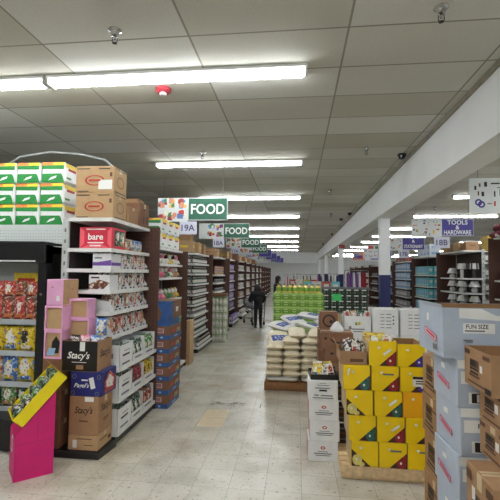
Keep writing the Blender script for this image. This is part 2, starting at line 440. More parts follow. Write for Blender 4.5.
hang_sign((-2.25, 20.2, 2.80), ['FOOD'], signg, '16A', 4, 'green FOOD sign farthest back, just before the blue signs', tagx=-.3)
for k in range(4):
    hang_sign((-2.3+.1*k, 24.4+4.2*k, 2.78), [' . '], signb, None, 5+k, 'blue hanging aisle sign far down the left, %s blue one back' % ORD[k], lettering=.02)
hang_sign((3.22, 9.5, 2.68), ['TOOLS', '&', 'HARDWARE'], signb, '18B', 11, 'purple TOOLS & HARDWARE sign with aisle tag 18B', fw=.69, pw=.64, bh=.39, lettering=.1, tagx=-.16)
hang_sign((3.42, 13.7, 2.62), ['&', 'STATIONARY'], signb, '17B', 12, 'purple STATIONARY sign with aisle tag 17B behind the tools sign', fw=.70, pw=.64, bh=.39, lettering=.11, tagx=-.12)
hang_sign((3.5, 18.2, 2.52), ['  '], signb, None, 13, 'small purple sign just right of the column, behind the stationary sign', fw=.6, pw=.6, bh=.4, lettering=.12)
hang_sign((4.0, 22.8, 2.6), ['  .  '], signb, None, 14, 'purple sign far right behind the column', fw=.6, pw=.6, bh=.4, lettering=.02)
# near poster at the right edge of the picture
r = empty('hanging_poster', (2.78, 6.1, 2.70), 'white hanging poster with small tool pictures at the right edge', 'poster')
mb = MB().box(-.32, .5, -.012, .012, 0, .5, signw)
for x, z, s1, s2, m in [(-.24,.36,.014,.03,ink), (-.18,.4,.012,.026,inkb), (-.1,.41,.02,.035,ink), (-.2,.28,.01,.03,inkb), (-.14,.27,.018,.032,ink), (.03,.42,.06,.01,ink), (.1,.36,.045,.008,inkg),
                        (.02,.27,.01,.04,ink), (.09,.29,.007,.045,inkg), (.14,.3,.007,.05,inkg), (.02,.13,.012,.035,inkr), (-.05,.13,.03,.008,inkg), (.16,.14,.05,.045,PM[2]), (.3,.3,.06,.08,PM[3])]:
    mb.poly((x, -.0125, z), (1,0,0), (0,0,1), [(-s1,-s2), (s1,-s2), (s1,s2), (-s1,s2)], m)
for cx, cz in ((-.2, .15), (-.16, .12)):
    for i in range(16):
        a, b = 2*PI*i/16, 2*PI*(i+1)/16
        mb.poly((cx, -.0128, cz), (1,0,0), (0,0,1), [(.05*math.cos(a), .05*math.sin(a)), (.05*math.cos(b), .05*math.sin(b)), (.026*math.cos(b), .026*math.sin(b)), (.026*math.cos(a), .026*math.sin(a))], signb)
mb.build('panel', r); MB().tube([(-.2, 0, .5), (-.2, 0, 1.099)], .003, inkg, 5).build('wire', r); MB().tube([(.4, 0, .5), (.4, 0, 1.099)], .003, inkg, 5).build('wire', r)
def poster(loc, w, h, base, blobs, label):
    mb = MB().box(-w/2, w/2, -.01, .01, 0, h, base)
    for k, (x, z, s1, s2, m) in enumerate(blobs): mb.poly((x*w, -.0105-.0003*k, z*h), (1,0,0), (0,0,1), [(-s1*w, -s2*h), (s1*w, -s2*h), (s1*.8*w, s2*h), (-s1*.9*w, s2*h)], m)
    o = mb.build('hanging_poster', None, loc); tag(o, label, 'poster')
    kid(o, MB().tube([(-w*.4, 0, h), (-w*.4, 0, H-loc[2]-.001)], .003, inkg, 5).build('wire', o)); kid(o, MB().tube([(w*.4, 0, h), (w*.4, 0, H-loc[2]-.001)], .003, inkg, 5).build('wire', o))
poster((3.72, 20., 2.68), .68, .52, signw, [(-.26,.5,.2,.46,PM[0]), (.2,.7,.2,.22,PM[4]), (.2,.25,.14,.2,PM[5]), (-.26,.3,.12,.2,PM[6])], 'white hanging poster with red and green pictures left of the column')
poster((3.3, 22.2, 2.56), .62, .42, PM[5], [(-.2,.5,.2,.3,PM[1]), (.1,.4,.25,.2,PM[3]), (-.1,.75,.12,.2,PM[7])], 'hanging poster with dark blue picture, left of the red and green poster')

# ------------------------------------------------------------------ shelving
def shelving(name, label, loc, facing, depth, width, top, zs, deep_zs=(), deep=.14, back=darkb, far_panel=True, near_panel=None, panel_h=None, panel_out=.06, base_h=.09, upr=uprw, near_upright=True, panel_m=brown, mir=1):
    """endcap shelf unit. local: back at x=0, shelves towards +x (mir=1) or -x (mir=-1); y from 0 (near) to width (far)"""
    r = empty(name, loc, label, 'shelves', 'endcap shelving units'); s = mir
    def bx(mb, x0, x1, *a):
        mb.box(min(x0*s, x1*s), max(x0*s, x1*s), *a); return mb
    bx(MB(), 0, .03, .03, width-.03, .1, top-.02, back).build('back_panel', r)
    for y in ((.0, .035) if near_upright else ()),:
        if y: 
            u = MB(); bx(u, -.03, .035, y[0], y[1], 0, top, upr)
            for k in range(int(top/.12)): bx(u, -.008, .012, -.001, .001, .06+k*.12, .1+k*.12, inkg)
            u.build('upright', r)
    u = MB(); bx(u, -.03, .035, width-.035, width, 0, top, upr); u.build('upright', r)
    dd = depth+(deep if deep_zs else 0.)
    bx(MB(), .035, dd-.03, .01, width-.03, 0, base_h, blackm).build('kick_plate', r)
    for z in list(zs)+list(deep_zs):
        D = depth+(deep if z in deep_zs else 0)
        sh = bx(MB(), .035, D, 0, width-.03, z-.03, z, shelfw).build('shelf', r)
        st = MB(); bx(st, D, D+.006, 0, width-.03, z-.034, z+.006, white)
        n = int(width/.22)
        for k in range(n): bx(st, D+.006, D+.0066, .08+k*.22, .16+k*.22, z-.03, z+.0, paper)
        bx(st, .04, D, -.006, 0, z-.034, z+.006, white)
        st.build('price_strip', sh)
    if far_panel:
        ph = panel_h or top
        p = MB(); bx(p, -.03, dd+panel_out, width, width+.03, 0, ph, panel_m); W = dd+panel_out
        for i in range(1, int(W/.05)):
            for j in range(int((ph-.3)/.06)):
                bx(p, i*.05-.006, i*.05+.006, width-.0007, width, .3+j*.06, .312+j*.06, blackm)
        p.build('side_panel', r)
    return r

# --- nearest left endcap (snacks)
EX, EY = -2.50, 4.12          # back/near corner
EW, ED, EDD = 1.14, .53, .66
ZS = [1.10, 1.36, 1.59, 1.82, 2.04, 2.37]; ZD = [.12, .46, .78]
shelving('endcap_shelving', 'nearest white snack shelves on the left with brown end panel', (EX, EY, 0), 1, ED, EW, 2.37, ZS, ZD, deep=.13, panel_h=2.40, panel_out=.0)

# bags
def bag_mesh(w, h, d, base, blob, acc, seed=0, n=12):
    """pillow bag standing, front faces -y"""
    rnd = random.Random(seed); mb = MB(); N = n; vs = []
    for side in (-1, 1):
        for j in range(N+1):
            for i in range(N+1):
                u, v = i/N*2-1, j/N*2-1
                t = d/2*max(0, 1-abs(u)**2.6)**.7*max(0, 1-abs(v)**3.0)**.7*(1+.12*math.sin(5*u+seed)*math.sin(4*v+2*seed))
                ww = w/2*(1-.05*(1-v*v))
                vs.append((u*ww, side*(t+.001), h/2+v*h/2*(1-.02*math.cos(3*u))))
    q = (N+1)**2; cx, cy = rnd.uniform(-.2, .2), rnd.uniform(-.1, .3); rr = rnd.uniform(.45, .62)
    groups = {}
    for side in (0, 1):
        for j in range(N):
            for i in range(N):
                a = side*q+j*(N+1)+i; f = (a, a+1, a+N+2, a+N+1)
                if side: f = f[::-1]
                u, v = (i+.5)/N*2-1, (j+.5)/N*2-1
                m = base
                if ((u-cx)/.9)**2+(v-cy)**2 < rr*rr: m = blob
                if v < -.45 and abs(u) < .75: m = acc
                if rnd.random() < .18: m = rnd.choice((base, blob, acc))
                if v > .82 or v < -.88: m = base
                groups.setdefault(m, []).append(f)
    border = [j*(N+1) for j in range(N+1)], [j*(N+1)+N for j in range(N+1)]
    mm = groups.pop(base); k0 = len(mb.v); mb.add(vs, mm, base, True)
    for m, fs in groups.items():
        i = mb.mi(m)
        for f in fs: mb.f.append(tuple(x+k0 for x in f)); mb.m.append(i); mb.sm.append(True)
    return mb
K_, W_ = (34,30,30), (226,224,218)
bk = print_mat('bag_black', K_, (70,62,60), W_); bw = print_mat('bag_white', W_, (206,198,186), (120,96,86), 36, .56, .66); br_ = print_mat('bag_brown', (92,54,44), (150,104,78), W_)
brd = print_mat('bag_red', (166,42,42), (196,96,72), W_, 34, .52, .64); bor = print_mat('bag_orange', (204,116,66), (222,170,120), (150,50,44)); bgn = print_mat('bag_green', (58,112,60), (120,160,90), W_)
bdg = print_mat('bag_dark_green', (28,62,48), (60,100,80), (196,204,190), 36, .52, .63); bbl = print_mat('bag_blue', (56,98,168), (120,160,210), W_); byl = print_mat('bag_yellow', (222,196,44), (196,156,40), (66,70,50), 30, .54, .64)
bpk = print_mat('bag_pink', (220,120,150), (236,176,190), W_); bwine = print_mat('bag_wine', (128,32,50), (170,70,80), (60,20,30)); btn = print_mat('bag_tan', (176,140,104), (206,180,146), (110,76,60)); bpur = print_mat('bag_purple', (104,78,176), (150,126,206), W_)
bteal = M('box_teal', (104,190,200), .45, .12, 30); bsky = M('box_sky', (150,186,220), .45, .15, 30)
BAGCOL = {'black':(bk,bw,bw), 'white':(bw,brd,bk), 'brown':(br_,bw,bw), 'red':(brd,bw,bor), 'orange':(bw,bor,brd), 'green':(bgn,bw,bor), 'dkgreen':(bdg,bw,bk), 'blue':(bbl,bw,byl), 'yellow':(byl,bk,bw), 'pink':(bpk,bw,brd), 'wine':(bwine,bk,brd), 'tan':(btn,bw,brd), 'purple':(bpur,bw,bk), 'gold':(byl,bw,bbl), 'rust':(br_,brd,bor)}
CNAME = {'black':'black', 'white':'white', 'brown':'brown', 'red':'red', 'orange':'white-orange', 'green':'green', 'dkgreen':'dark-green', 'blue':'blue', 'yellow':'yellow', 'pink':'pink', 'wine':'dark-red', 'tan':'tan', 'purple':'purple', 'gold':'yellow-blue', 'rust':'brown-red'}
BAGS = {}
def bag(color, size, loc, rot, label, group, name='snack_bag', cat='snack bag'):
    key = (color, size, name)
    if key not in BAGS:
        w, h, d = size; BAGS[key] = Proto(lambda: bag_mesh(w, h, d, *BAGCOL[color], seed=len(BAGS)*1.7).build(name))
    return BAGS[key](loc, rot, label, cat, group)

XF = EX+ED     # front of the upper shelves
shelfname = {2.04:'second snack shelf from top', 1.82:'third snack shelf from top', 1.59:'fourth snack shelf from top', 1.36:'fifth snack shelf from top', 1.10:'sixth snack shelf from top'}
# white shelf trays + bags on shelves 1.10..1.82
for z, cols, y0 in [(1.82, ['black','white','dkgreen','orange','red','orange','white'], 4.42), (1.59, ['black','white','black','brown','white','black','white'], 4.36),
                (1.36, ['brown','white','black','tan','white','orange','white','black'], 4.22), (1.10, ['orange','rust','red','brown','rust','white','red','orange'], 4.2)]:
    y1 = 5.21; n = len(cols); st = (y1-y0)/n; sn = shelfname[z]
    for k, c in enumerate(cols):
        yc = y0+st*(k+.5)
        # cut-front tray for each bag pair
        if k % 2 == 0:
            L = st*(2 if k+1 < n else 1)-.012; mb = MB(); ya, yb = -L/2, L/2; t = .004
            mb.box(-.2, 0, ya, yb, 0, t, wcard); mb.box(-t, 0, ya, yb, t, .036, wcard); mb.box(-.2, -.2+t, ya, yb, t, .13, wcard)
            for yy in (ya, yb-t):
                mb.add([(-.2, yy, t), (0, yy, t), (0, yy, .05), (-.05, yy, .11), (-.2, yy, .13), (-.2, yy+t, t), (0, yy+t, t), (0, yy+t, .05), (-.05, yy+t, .11), (-.2, yy+t, .13)],
                       [(0,1,2,3,4), (9,8,7,6,5), (0,5,6,1), (1,6,7,2), (2,7,8,3), (3,8,9,4), (4,9,5,0)], wcard)
            for q in range(2): mb.poly((.0008, ya+L*(.3+.4*q), .019), (0,1,0), (0,0,1), [(-.03,-.01), (.03,-.01), (.03,.01), (-.03,.01)], [inkg, brd, ink][k % 3])
            tr = mb.build('display_tray', None, (XF-.008, y0+st*k+L/2+.006, z+.001))
            tag(tr, 'white cut-front tray, %s, %s from the near end' % (sn, ORD[k//2]), 'tray', 'white trays on the near snack shelves')
        bag(c, (min(.135, st-.008), .185, .06), (XF-.062, yc, z+.007), PI/2+.0*k, '%s snack bag, %s, front row, %s from near end' % (CNAME[c], sn, ORD[k]), 'snack bags on the near shelves')
        bag(c, (min(.13, st-.012), .18, .06), (XF-.135, yc, z+.007), PI/2, '%s snack bag, %s, back row, %s from near end' % (CNAME[c], sn, ORD[k]), 'snack bags on the near shelves')
# printed cartons at the near end of shelves 1.82 and 1.59
pp = M('purple_print', (112,72,160), .5, .1)
carton('display_carton', 'white display carton with purple stripe on the third snack shelf down', 'carton', (XF-.12, 4.28, 1.821), .21, .24, .17, wcard, open=True, inner=wcard,
       prints=[('F','r',.5,.34,1,.22,pp), ('F','r',.3,.72,.4,.1,inkg), ('F','p',[(.3,.45),(1,.6),(1,.45)],pp), ('R','r',.5,.34,1,.2,pp)])
carton('display_carton', 'white display carton with dark print on the fourth snack shelf down', 'carton', (XF-.13, 4.235, 1.591), .235, .2, .17, wcard, open=True, inner=wcard,
       prints=[('F','p',[(0,.1),(.7,.1),(1,.5),(.5,.7),(0,.4)],br_), ('F','r',.3,.82,.4,.1,ink)])
for k, (z, yy, c) in enumerate([(1.83, 4.24, 'white'), (1.83, 4.32, 'dkgreen'), (1.60, 4.2, 'black'), (1.60, 4.27, 'white')]):
    bag(c, (.18, .19, .06), (XF-.125, yy, z), 0, '%s bag standing in the %s display carton, %s one' % (CNAME[c], 'purple striped' if z > 1.7 else 'dark printed', 'in front' if k % 2 == 0 else 'behind'), 'bags in display cartons')
# red "bare" carton and packs on shelf 2.04
o = carton('display_carton', 'bright red display carton with bold white lettering on the upper snack shelf', 'carton', (XF-.19, 4.32, 2.041), .36, .36, .235, red, seamed=False,
           prints=[('F','p',[(0,0),(1,0),(.5,.35)],pinkred), ('F','t',.5,.56,.3,'bare',signl,0,.6), ('F','r',.5,.9,.6,.05,signl), ('F','r',.5,.28,.5,.05,signl), ('F','r',.5,.14,.34,.05,signl),
                   ('F','p',[(0,0),(0,1),(.14,.8),(.14,.25)],pinkred), ('F','p',[(1,0),(1,1),(.88,.8),(.88,.25)],pinkred), ('R','r',.55,.55,.72,.66,darkb)])
for k in range(2): bag('green' if k else 'dkgreen', (.12, .16, .02), (XF-.008, 4.27+.13*k, 2.08), PI/2, '%s bag showing in the side window of the red carton, %s' % (['dark green', 'green and orange'][k], ['nearer', 'farther'][k]), 'bags in the red carton window')
for k, c in enumerate(['green', 'tan', 'blue', 'blue']):
    bag(c, (.145, .15, .05), (XF-.07, 4.6+.15*k, 2.041), PI/2, '%s snack pack right of the red carton, %s from it' % (CNAME[c], ORD[k]), 'snack packs beside the red carton')
# deep trays (white cartons) on the three bottom shelves
XD = EX+.66
for z, specs in [(.78, [('wcarton', 4.14, .2), ('dkgreen', 4.50, .3), ('green', 4.84, .36)]), (.46, [('wcarton', 4.14, .2), ('wine', 4.52, .3), ('yellow', 4.86, .34)]), (.12, [('wcarton', 4.16, .16), ('dkgreen', 4.46, .34), ('rust', 4.84, .36)])]:
    sn = {.78:'third snack shelf from floor', .46:'second snack shelf from floor', .12:'bottom snack shelf'}[z]
    for k, (c, ys, L) in enumerate(specs):
        L = [.34, .33, .36][k]; ys = 4.13+[0, .35, .69][k]; t = .005; hh = .23 if k == 0 else .075
        mb = MB(); mb.box(-.3, 0, -L/2, L/2, 0, t, wcard); mb.box(-t, 0, -L/2, L/2, t, hh, wcard); mb.box(-.3, -.3+t, -L/2, L/2, t, .24, wcard)
        for yy in (-L/2, L/2-t): mb.box(-.3, 0, yy, yy+t, t, .24, wcard)
        mb.poly((.001, 0, 0), (0,1,0), (0,0,1), [(-.1*L/.34, .02), (.1*L/.34, .02), (.1*L/.34, .04), (-.1*L/.34, .04)], inkg)
        if k == 0:
            mb.poly((.001, .0, .11), (0,1,0), (0,0,1), [(-.09, 0), (.09, 0), (.09, .02), (-.09, .02)], ink); mb.poly((.001, .0, .16), (0,1,0), (0,0,1), [(-.06, 0), (.1, 0), (.1, .008), (-.06, .008)], inkg)
            mb.poly((-.15, -L/2-.001, .1), (1,0,0), (0,0,1), [(-.08, 0), (.08, 0), (.08, .05), (-.08, .05)], inkg)
        o = mb.build('display_tray', None, (XD-.006, ys+L/2, z+.001))
        tag(o, 'white carton tray, %s, %s from the near end' % (sn, ORD[k]), 'tray', 'white trays on the near snack shelves')
        if c == 'wcarton': c = 'dkgreen'
        for q in range(3):
            bag(c, (.105, .22, .07), (XD-.05, ys+L*(q+.5)/3, z+.008), PI/2+.12*(q-1), '%s snack bag, %s, %s tray, front row, %s bag' % (CNAME[c], sn, ORD[k], ORD[q]), 'snack bags in the lower trays')
            bag(c, (.1, .215, .07), (XD-.13, ys+L*(q+.5)/3, z+.008), PI/2, '%s snack bag, %s, %s tray, back row, %s bag' % (CNAME[c], sn, ORD[k], ORD[q]), 'snack bags in the lower trays')
# cartons on top of the near endcap
ovprints = [('F','ring',.5,.46,.26,.2,.18,inkr), ('F','r',.2,.9,.34,.035,ink), ('F','r',.75,.9,.3,.035,ink), ('F','r',.93,.68,.06,.16,inkb), ('F','r',.2,.05,.3,.03,ink),
            ('R','ring',.5,.46,.26,.22,.12,inkb), ('R','r',.5,.93,.8,.03,ink), ('R','r',.5,.06,.8,.03,ink)]
ovprints.append(('F','r',.5,.46,.3,.07,inkr))
carton('cardboard_box', 'tan cardboard box with red oval logo, lower of two above the snacks', 'box', (-2.185, 4.30, 2.371), .43, .34, .28, cardl, .0, 'red oval boxes', prints=ovprints)
carton('cardboard_box', 'tan cardboard box with red oval logo and white label, upper of two', 'box', (-2.19, 4.30, 2.652), .43, .34, .29, cardl, .015, 'red oval boxes', prints=ovprints, stickers=[('F','r',.78,.3,.36,.36,paper)])
bprints = [('F','r',.5,.5,.5,.06,inkb), ('R','r',.4,.3,.1,.3,ink), ('R','r',.75,.3,.1,.3,ink), ('R','r',.4,.72,.1,.12,ink)]
carton('cardboard_box', 'brown cardboard box on the near snack shelves just behind the red oval boxes', 'box', (-2.09, 4.68, 2.371), .24, .3, .2, card, .0, 'brown boxes on the snack shelves', prints=bprints[:1])
carton('cardboard_box', 'taller brown cardboard box at the back of the snack shelf top', 'box', (-2.14, 5.02, 2.371), .36, .3, .3, cardd, .0, 'brown boxes on the snack shelves', prints=bprints)
o = carton('cardboard_box', 'small open brown box with orange contents on top of the snack shelf boxes', 'box', (-2.16, 4.99, 2.672), .3, .2, .05, card, 0., 'brown boxes on the snack shelves', open=True)
for k in range(3): bag('orange', (.08, .06, .05), (-2.25+.09*k, 4.99, 2.68), 0, 'orange packet peeking from the small open box above the snack shelves, %s from left' % ORD[k], 'orange packets')

# --- gondola run beside the endcap: pegboard facing the camera, freezer before it
r = empty('gondola_shelving', (-2.55, 4.45, 0), 'white pegboard shelving run behind the black cooler', 'shelves')
pb = MB().box(-4., -.02, 0, .03, .1, 2.34, pegw)
for i in range(60):
    for j in range(8): pb.box(-.06-i*.035-.004, -.06-i*.035+.004, -.0007, .001, 2.02+j*.035, 2.028+j*.035, inkg)
pb.build('back_panel', r); MB().box(-4., -.02, .03, .5, 2.31, 2.34, shelfw).build('shelf', r)
u = MB().box(-.02, .015, -.03, .03, 0, 2.3, uprw)
for k in range(19): u.box(-.006, .004, -.0308, -.03, .06+k*.12, .1+k*.12, inkg)
u.build('upright', r); MB().box(-4., -.02, .03, .6, 0, .1, blackm).build('base', r)
# paper towel packs
tow = M('towel_pack_white', (238,240,240), .3, .04, 30)
def towel_pack():
    w, d, h = .30, .34, .246; mb = MB().bevbox(-w/2, w/2, -d/2, d/2, 0, h, tow, .022)
    o, u, v, W, Hh = face_frame('F', w, d, h, .002)
    P = lambda pts, m: mb.poly(o, u, v, [((a-.5)*W, b*Hh) for a, b in pts], m)
    P([(.03,.0), (.99,.0), (.9,.34), (.84,.44), (.03,.44)], green); mb.poly(o-Vector((0,.0004,0)), u, v, [((a-.5)*W, b*Hh) for a, b in [(.3,.1),(.62,.22),(.66,.34),(.42,.26)]], tow)
    P([(.03,.66), (.95,.64), (.95,.84), (.03,.84)], green); P([(.03,.84), (.5,.84), (.5,.985), (.03,.985)], orangep); P([(.5,.84), (.97,.84), (.97,.985), (.5,.985)], yelp)
    o, u, v, W, Hh = face_frame('R', w, d, h, .002)
    P([(.05,.75), (.9,.75), (.9,.95), (.05,.95)], yelp); P([(.2,.62), (.7,.62), (.7,.74), (.2,.74)], inkr); P([(.1,.2), (.4,.2), (.4,.3), (.1,.3)], green)
    b = mb.build('paper_towel_pack')
    kid(b, MB().box(-.13, .13, -.003, .003, h-.002, h+.006, plastw).build('wrap_seam', b)); return b
tp = Proto(towel_pack)
for k in range(4):
    for L in range(3):
        tp((-2.885-.315*k-.01*(L % 2), 4.625, 2.341+L*.252), 0, 'green and white paper towel pack over the cooler, %s row, %s from the right' % (['bottom','middle','top'][L], ORD[k]), 'paper towels', 'paper towel packs over the cooler')
# arched clear hose above packs
mb = MB(); mb.tube([(-3.87, 5.0, 2.342), (-3.9, 5.0, 3.1), (-3.858, 4.98, 3.234), (-3.688, 4.95, 3.312), (-3.262, 4.95, 3.37), (-2.839, 4.95, 3.334), (-2.491, 4.95, 3.247), (-2.36, 4.95, 3.14), (-2.3, 4.96, 2.98), (-2.3, 4.97, 2.674)], .016, M('clear_grey_wrap', (186,190,188), .3, .05, alpha=.55), 6)
tag(mb.build('plastic_hoop'), 'thin clear plastic hoop arching over the paper towel packs', 'hoop')

# --- black cooler / freezer
FX0, FX1 = -4.5, -2.63
FY = 4.0
r = empty('display_cooler', ((FX0+FX1)/2, FY, 0), 'black open-front display cooler with wire shelves at the left edge', 'cooler')
W2 = (FX1-FX0)/2
cabm = MB().box(-W2, W2, .38, .42, .3, 2.06, pegw); cabm.box(W2-.085, W2, 0, .42, .3, 2.06, blackm); cabm.box(-W2, -W2+.06, 0, .42, .3, 2.06, blackm); cabm.box(-W2, W2, -.2, .42, 0.02, .3, blackm); cabm.box(-W2, W2, 0, .42, 1.98, 2.06, blackm)
cabm.build('cabinet', r)
cn = MB().box(-W2, W2, -.03, .12, 1.88, 2.07, blackm); cn.box(-W2+.06, W2-.1, -.034, -.03, 1.89, 1.905, shelfw); cn.build('canopy', r)
MB().box(-W2-.005, W2+.005, -.22, .0, .28, .33, blackp).build('bumper', r)
CZ = [.36, .62, .94, 1.27]
for z in CZ:
    sh = MB().box(-W2+.07, W2-.09, .03, .37, z-.02, z, blackp).build('shelf', r)
    MB().box(-W2+.07, W2-.09, .015, .03, z-.045, z+.01, M('steel_edge', (176,182,186), .35, .05)).build('price_rail', sh)
MB().lathe([(.016, 0), (.016, .006), (.0, .008)], chrome, 10).build('lock', r, (W2-.04, -.002, 1.55), tilt=(PI/2, 0, 0))
k = 0
def cool_row(z, cols, size, y, tag_):
    n = len(cols); x = FX1-.13-size[0]/2
    for i, c in enumerate(cols):
        bag(c, size, (x, y, z), (-.0, 0, random.uniform(-.1, .1)), '%s bag in the black cooler, %s, %s from right' % (CNAME[c], tag_, ORD[i]), 'bags in the cooler', 'candy_bag', 'bag'); x -= size[0]*.97
cool_row(1.271, ['rust','red','rust','red','rust','red','rust','red'], (.135,.25,.05), FY+.075, 'top shelf front row')
cool_row(1.271, ['red','blue','rust','red','blue','red'], (.16,.34,.05), FY+.16, 'top shelf back row')
cool_row(1.525, ['red','rust','red','red','rust','red','rust'], (.135,.16,.05), FY+.09, 'top shelf upper layer')
cool_row(.941, ['yellow','gold','yellow','yellow','gold','yellow'], (.19,.26,.08), FY+.08, 'second shelf')
cool_row(.621, ['gold','blue','tan','gold','blue','tan'], (.19,.27,.08), FY+.08, 'third shelf')
cool_row(.361, ['dkgreen','green','dkgreen','dkgreen','green','dkgreen'], (.19,.22,.08), FY+.08, 'lowest shelf')
carton('candy_box', 'yellow box at the back of the cooler top shelf', 'box', (-3.0, FY+.28, 1.271), .3, .12, .5, yelp, 0, seamed=False, prints=[('F','r',.5,.85,.7,.06,inkr)])
mb = MB(); mb.cbox((-3.0, 4.12, 2.082), (.85, .3, .02), blackm); mb.cbox((-2.95, 4.1, 2.101), (.55, .2, .016), blackp, Matrix.Rotation(.08, 3, 'Z'))
tag(mb.build('black_board'), 'flat black boards lying on top of the cooler', 'board')

# --- plinth with cartons in front of the snack endcap
r = empty('low_platform', (-2.24, 3.78, 0), 'low black platform under the brown cartons by the snack shelves', 'platform')
mb = MB(); mb.add([(-.36,.0,.0), (.37,.0,0), (.40,.32,0), (-.36,.32,0), (-.36,.0,.07), (.37,.0,.07), (.40,.32,.07), (-.36,.32,.07)], [(0,3,2,1), (4,5,6,7), (0,1,5,4), (1,2,6,5), (2,3,7,6), (3,0,4,7)], blackm)
mb.build('deck', r); MB().box(-.36, .38, -.012, -.001, .05, .07, blackp).build('front_lip', r)
SX = -2.045
carton('cardboard_box', 'long brown carton at the bottom of the stack on the black platform', 'box', (SX, 3.95, .071), .305, .3, .145, cardl, 0, 'cartons on the black platform', prints=[('F','r',.55,.75,.5,.06,inkb), ('F','r',.7,.35,.3,.05,inkb), ('R','r',.4,.6,.5,.07,ink), ('R','r',.8,.4,.2,.22,inkb)], stickers=[('F','r',.24,.42,.14,.5,paper)])
stp = [('F','t',.5,.62,.24,"Stacy's",ink,.3,.62), ('F','r',.5,.62,.0,.0,ink), ('F','r',.5,.36,.3,.035,inkb), ('R','t',.5,.66,.26,"Stacy's",ink,.3,.7), ('R','r',.5,.36,.4,.03,inkb), ('R','r',.5,.3,.3,.02,inkb)]
carton('cardboard_box', "brown carton printed with black script lettering on front and side, second in the stack", 'box', (SX+.0, 3.95, .217), .30, .3, .365, card, 0, 'cartons on the black platform', prints=stp, stickers=[('F','r',.68,.93,.3,.12,paper)])
o = carton('cardboard_box', 'navy blue printed carton with white lettering, third in the stack', 'box', (SX+.015, 3.955, .583), .325, .31, .235, navy, 0, 'cartons on the black platform', seamed=False,
           prints=[('F','t',.36,.42,.24,"Pagel's",signl,.3,.56), ('F','r',.45,.66,.2,.06,signl), ('F','ring',.12,.8,.07,.09,.3,inkg), ('F','ring',.9,.8,.06,.09,.3,inkg), ('F','ring',.1,.15,.06,.09,.3,inkg), ('F','ring',.85,.12,.06,.09,.3,inkg),
                   ('R','p',[(.2,.1),(.85,.1),(.95,.6),(.5,.95),(.15,.6)],brd), ('R','p',[(.3,.3),(.7,.25),(.8,.55),(.5,.8),(.25,.55)],bw)], stickers=[('F','p',[(.66,.3),(.8,.36),(.72,.8),(.58,.74)],paper)])
o = carton('cardboard_box', "open carton with black front, white script lettering and brown sides, topmost big one", 'box', (SX-.065, 3.95, .819), .375, .3, .295, card, 0, 'cartons on the black platform', open=True,
           prints=[('F','r',.5,.5,.99,.98,blackm), ('F','t',.48,.5,.3,"Stacy's",signl,.3,.62), ('F','r',.52,.14,.2,.14,card), ('F','r',.5,.3,.4,.02,signl), ('R','t',.5,.55,.34,"Stacy's",ink,.3,.7)], stickers=[('F','r',.58,.82,.14,.3,paper)])
for k, c in enumerate(['black', 'pink', 'blue']):
    bag(c, (.1, .2, .05), (SX-.17+.11*k, 3.87, .96), (-.15, 0, .1*(k-1)), "%s snack bag sticking out of the open black-fronted carton, %s from left" % (CNAME[c], ORD[k]), 'bags in the open black-fronted carton')
bag('blue', (.1, .22, .05), (SX+.06, 4.0, .96), (0, 0, .8), "blue and yellow snack bag at the right corner of the open black-fronted carton", 'bags in the open black-fronted carton')
# pink tray boxes: open fronts showing brown inside
def pink_tray(name, label, loc, w, d, h, rot=0., closed=False, side=True, dark=False):
    mb = MB(); t = .012
    if closed:
        mb.bevbox(-w/2, w/2, -d/2, d/2, 0, h, pink, .004); prints_on(mb, [('F','r',.7,.28,.2,.2,paper), ('F','r',.35,.7,.1,.03,ink), ('R','r',.5,.5,.98,.98,cardl), ('R','r',.4,.66,.06,.03,ink), ('R','r',.6,.62,.06,.03,ink)], w, d, h)
    else:
        mb.box(-w/2, w/2, d/2-t, d/2, 0, h, cardi)
        for a in ((-w/2, w/2, 0, t), (-w/2, w/2, h-t, h)): mb.box(a[0], a[1], -d/2, d/2-t, a[2], a[3], pink)
        for a in ((-w/2, -w/2+t), (w/2-t, w/2)): mb.box(a[0], a[1], -d/2, d/2-t, t, h-t, pink)
        m = .02
        for a in ((-w/2, w/2, 0, m), (-w/2, w/2, h-m, h)): mb.box(a[0], a[1], -d/2-.004, -d/2, a[2], a[3], pink)
        for a in ((-w/2, -w/2+m*.7), (w/2-m*.7, w/2)): mb.box(a[0], a[1], -d/2-.004, -d/2, m, h-m, pink)
        mb.box(-w/2+t, w/2-t, -d/2+.02, -d/2+.026, t, h-t, cardl)
        if dark:
            mb.poly((0, -d/2+.019, 0), (1,0,0), (0,0,1), [(-.03,.05), (.05,.05), (.06,.16), (.02,.22), (-.02,.16)], blackm); mb.poly((0, -d/2+.018, 0), (1,0,0), (0,0,1), [(-.08,.03), (.0,.03), (.02,.1), (-.05,.1)], bsky)
    return tag(mb.build(name, None, loc, rot), label, 'box', 'pink snack boxes')
LX = -2.385
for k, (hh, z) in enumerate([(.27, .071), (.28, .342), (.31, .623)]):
    carton('cardboard_box', 'brown carton with shade in its colour under the pink boxes, %s from the floor' % ORD[k], 'box', (LX, 3.89, z), .2, .2, hh, cardd, 0, 'cartons on the black platform', prints=[('F','r',.5,.5,.6,.05,inkb)])  # darker cardboard colour holds the shade that falls on this stack
pink_tray('pink_box', 'pink open-front box with dark picture, lowest on the left of the pink pile', (LX, 3.89, .934), .185, .2, .272, dark=True)
pink_tray('pink_box', 'pink open-front box showing brown inside, middle left of the pink pile', (LX+.005, 3.89, 1.207), .2, .2, .245, -.05)
pink_tray('pink_box', 'closed pink box with tan side at the very top left of the pink pile', (LX+.0, 3.93, 1.453), .175, .28, .26, .0, True)
pink_tray('pink_box', 'pink open-front box resting on the open black-fronted carton', (-2.2, 4.0, 1.115), .24, .18, .2)
pink_tray('pink_box', 'pink open-front box on the right, upper of two over the black-fronted carton', (-2.2, 4.0, 1.316), .2, .18, .2, .05)
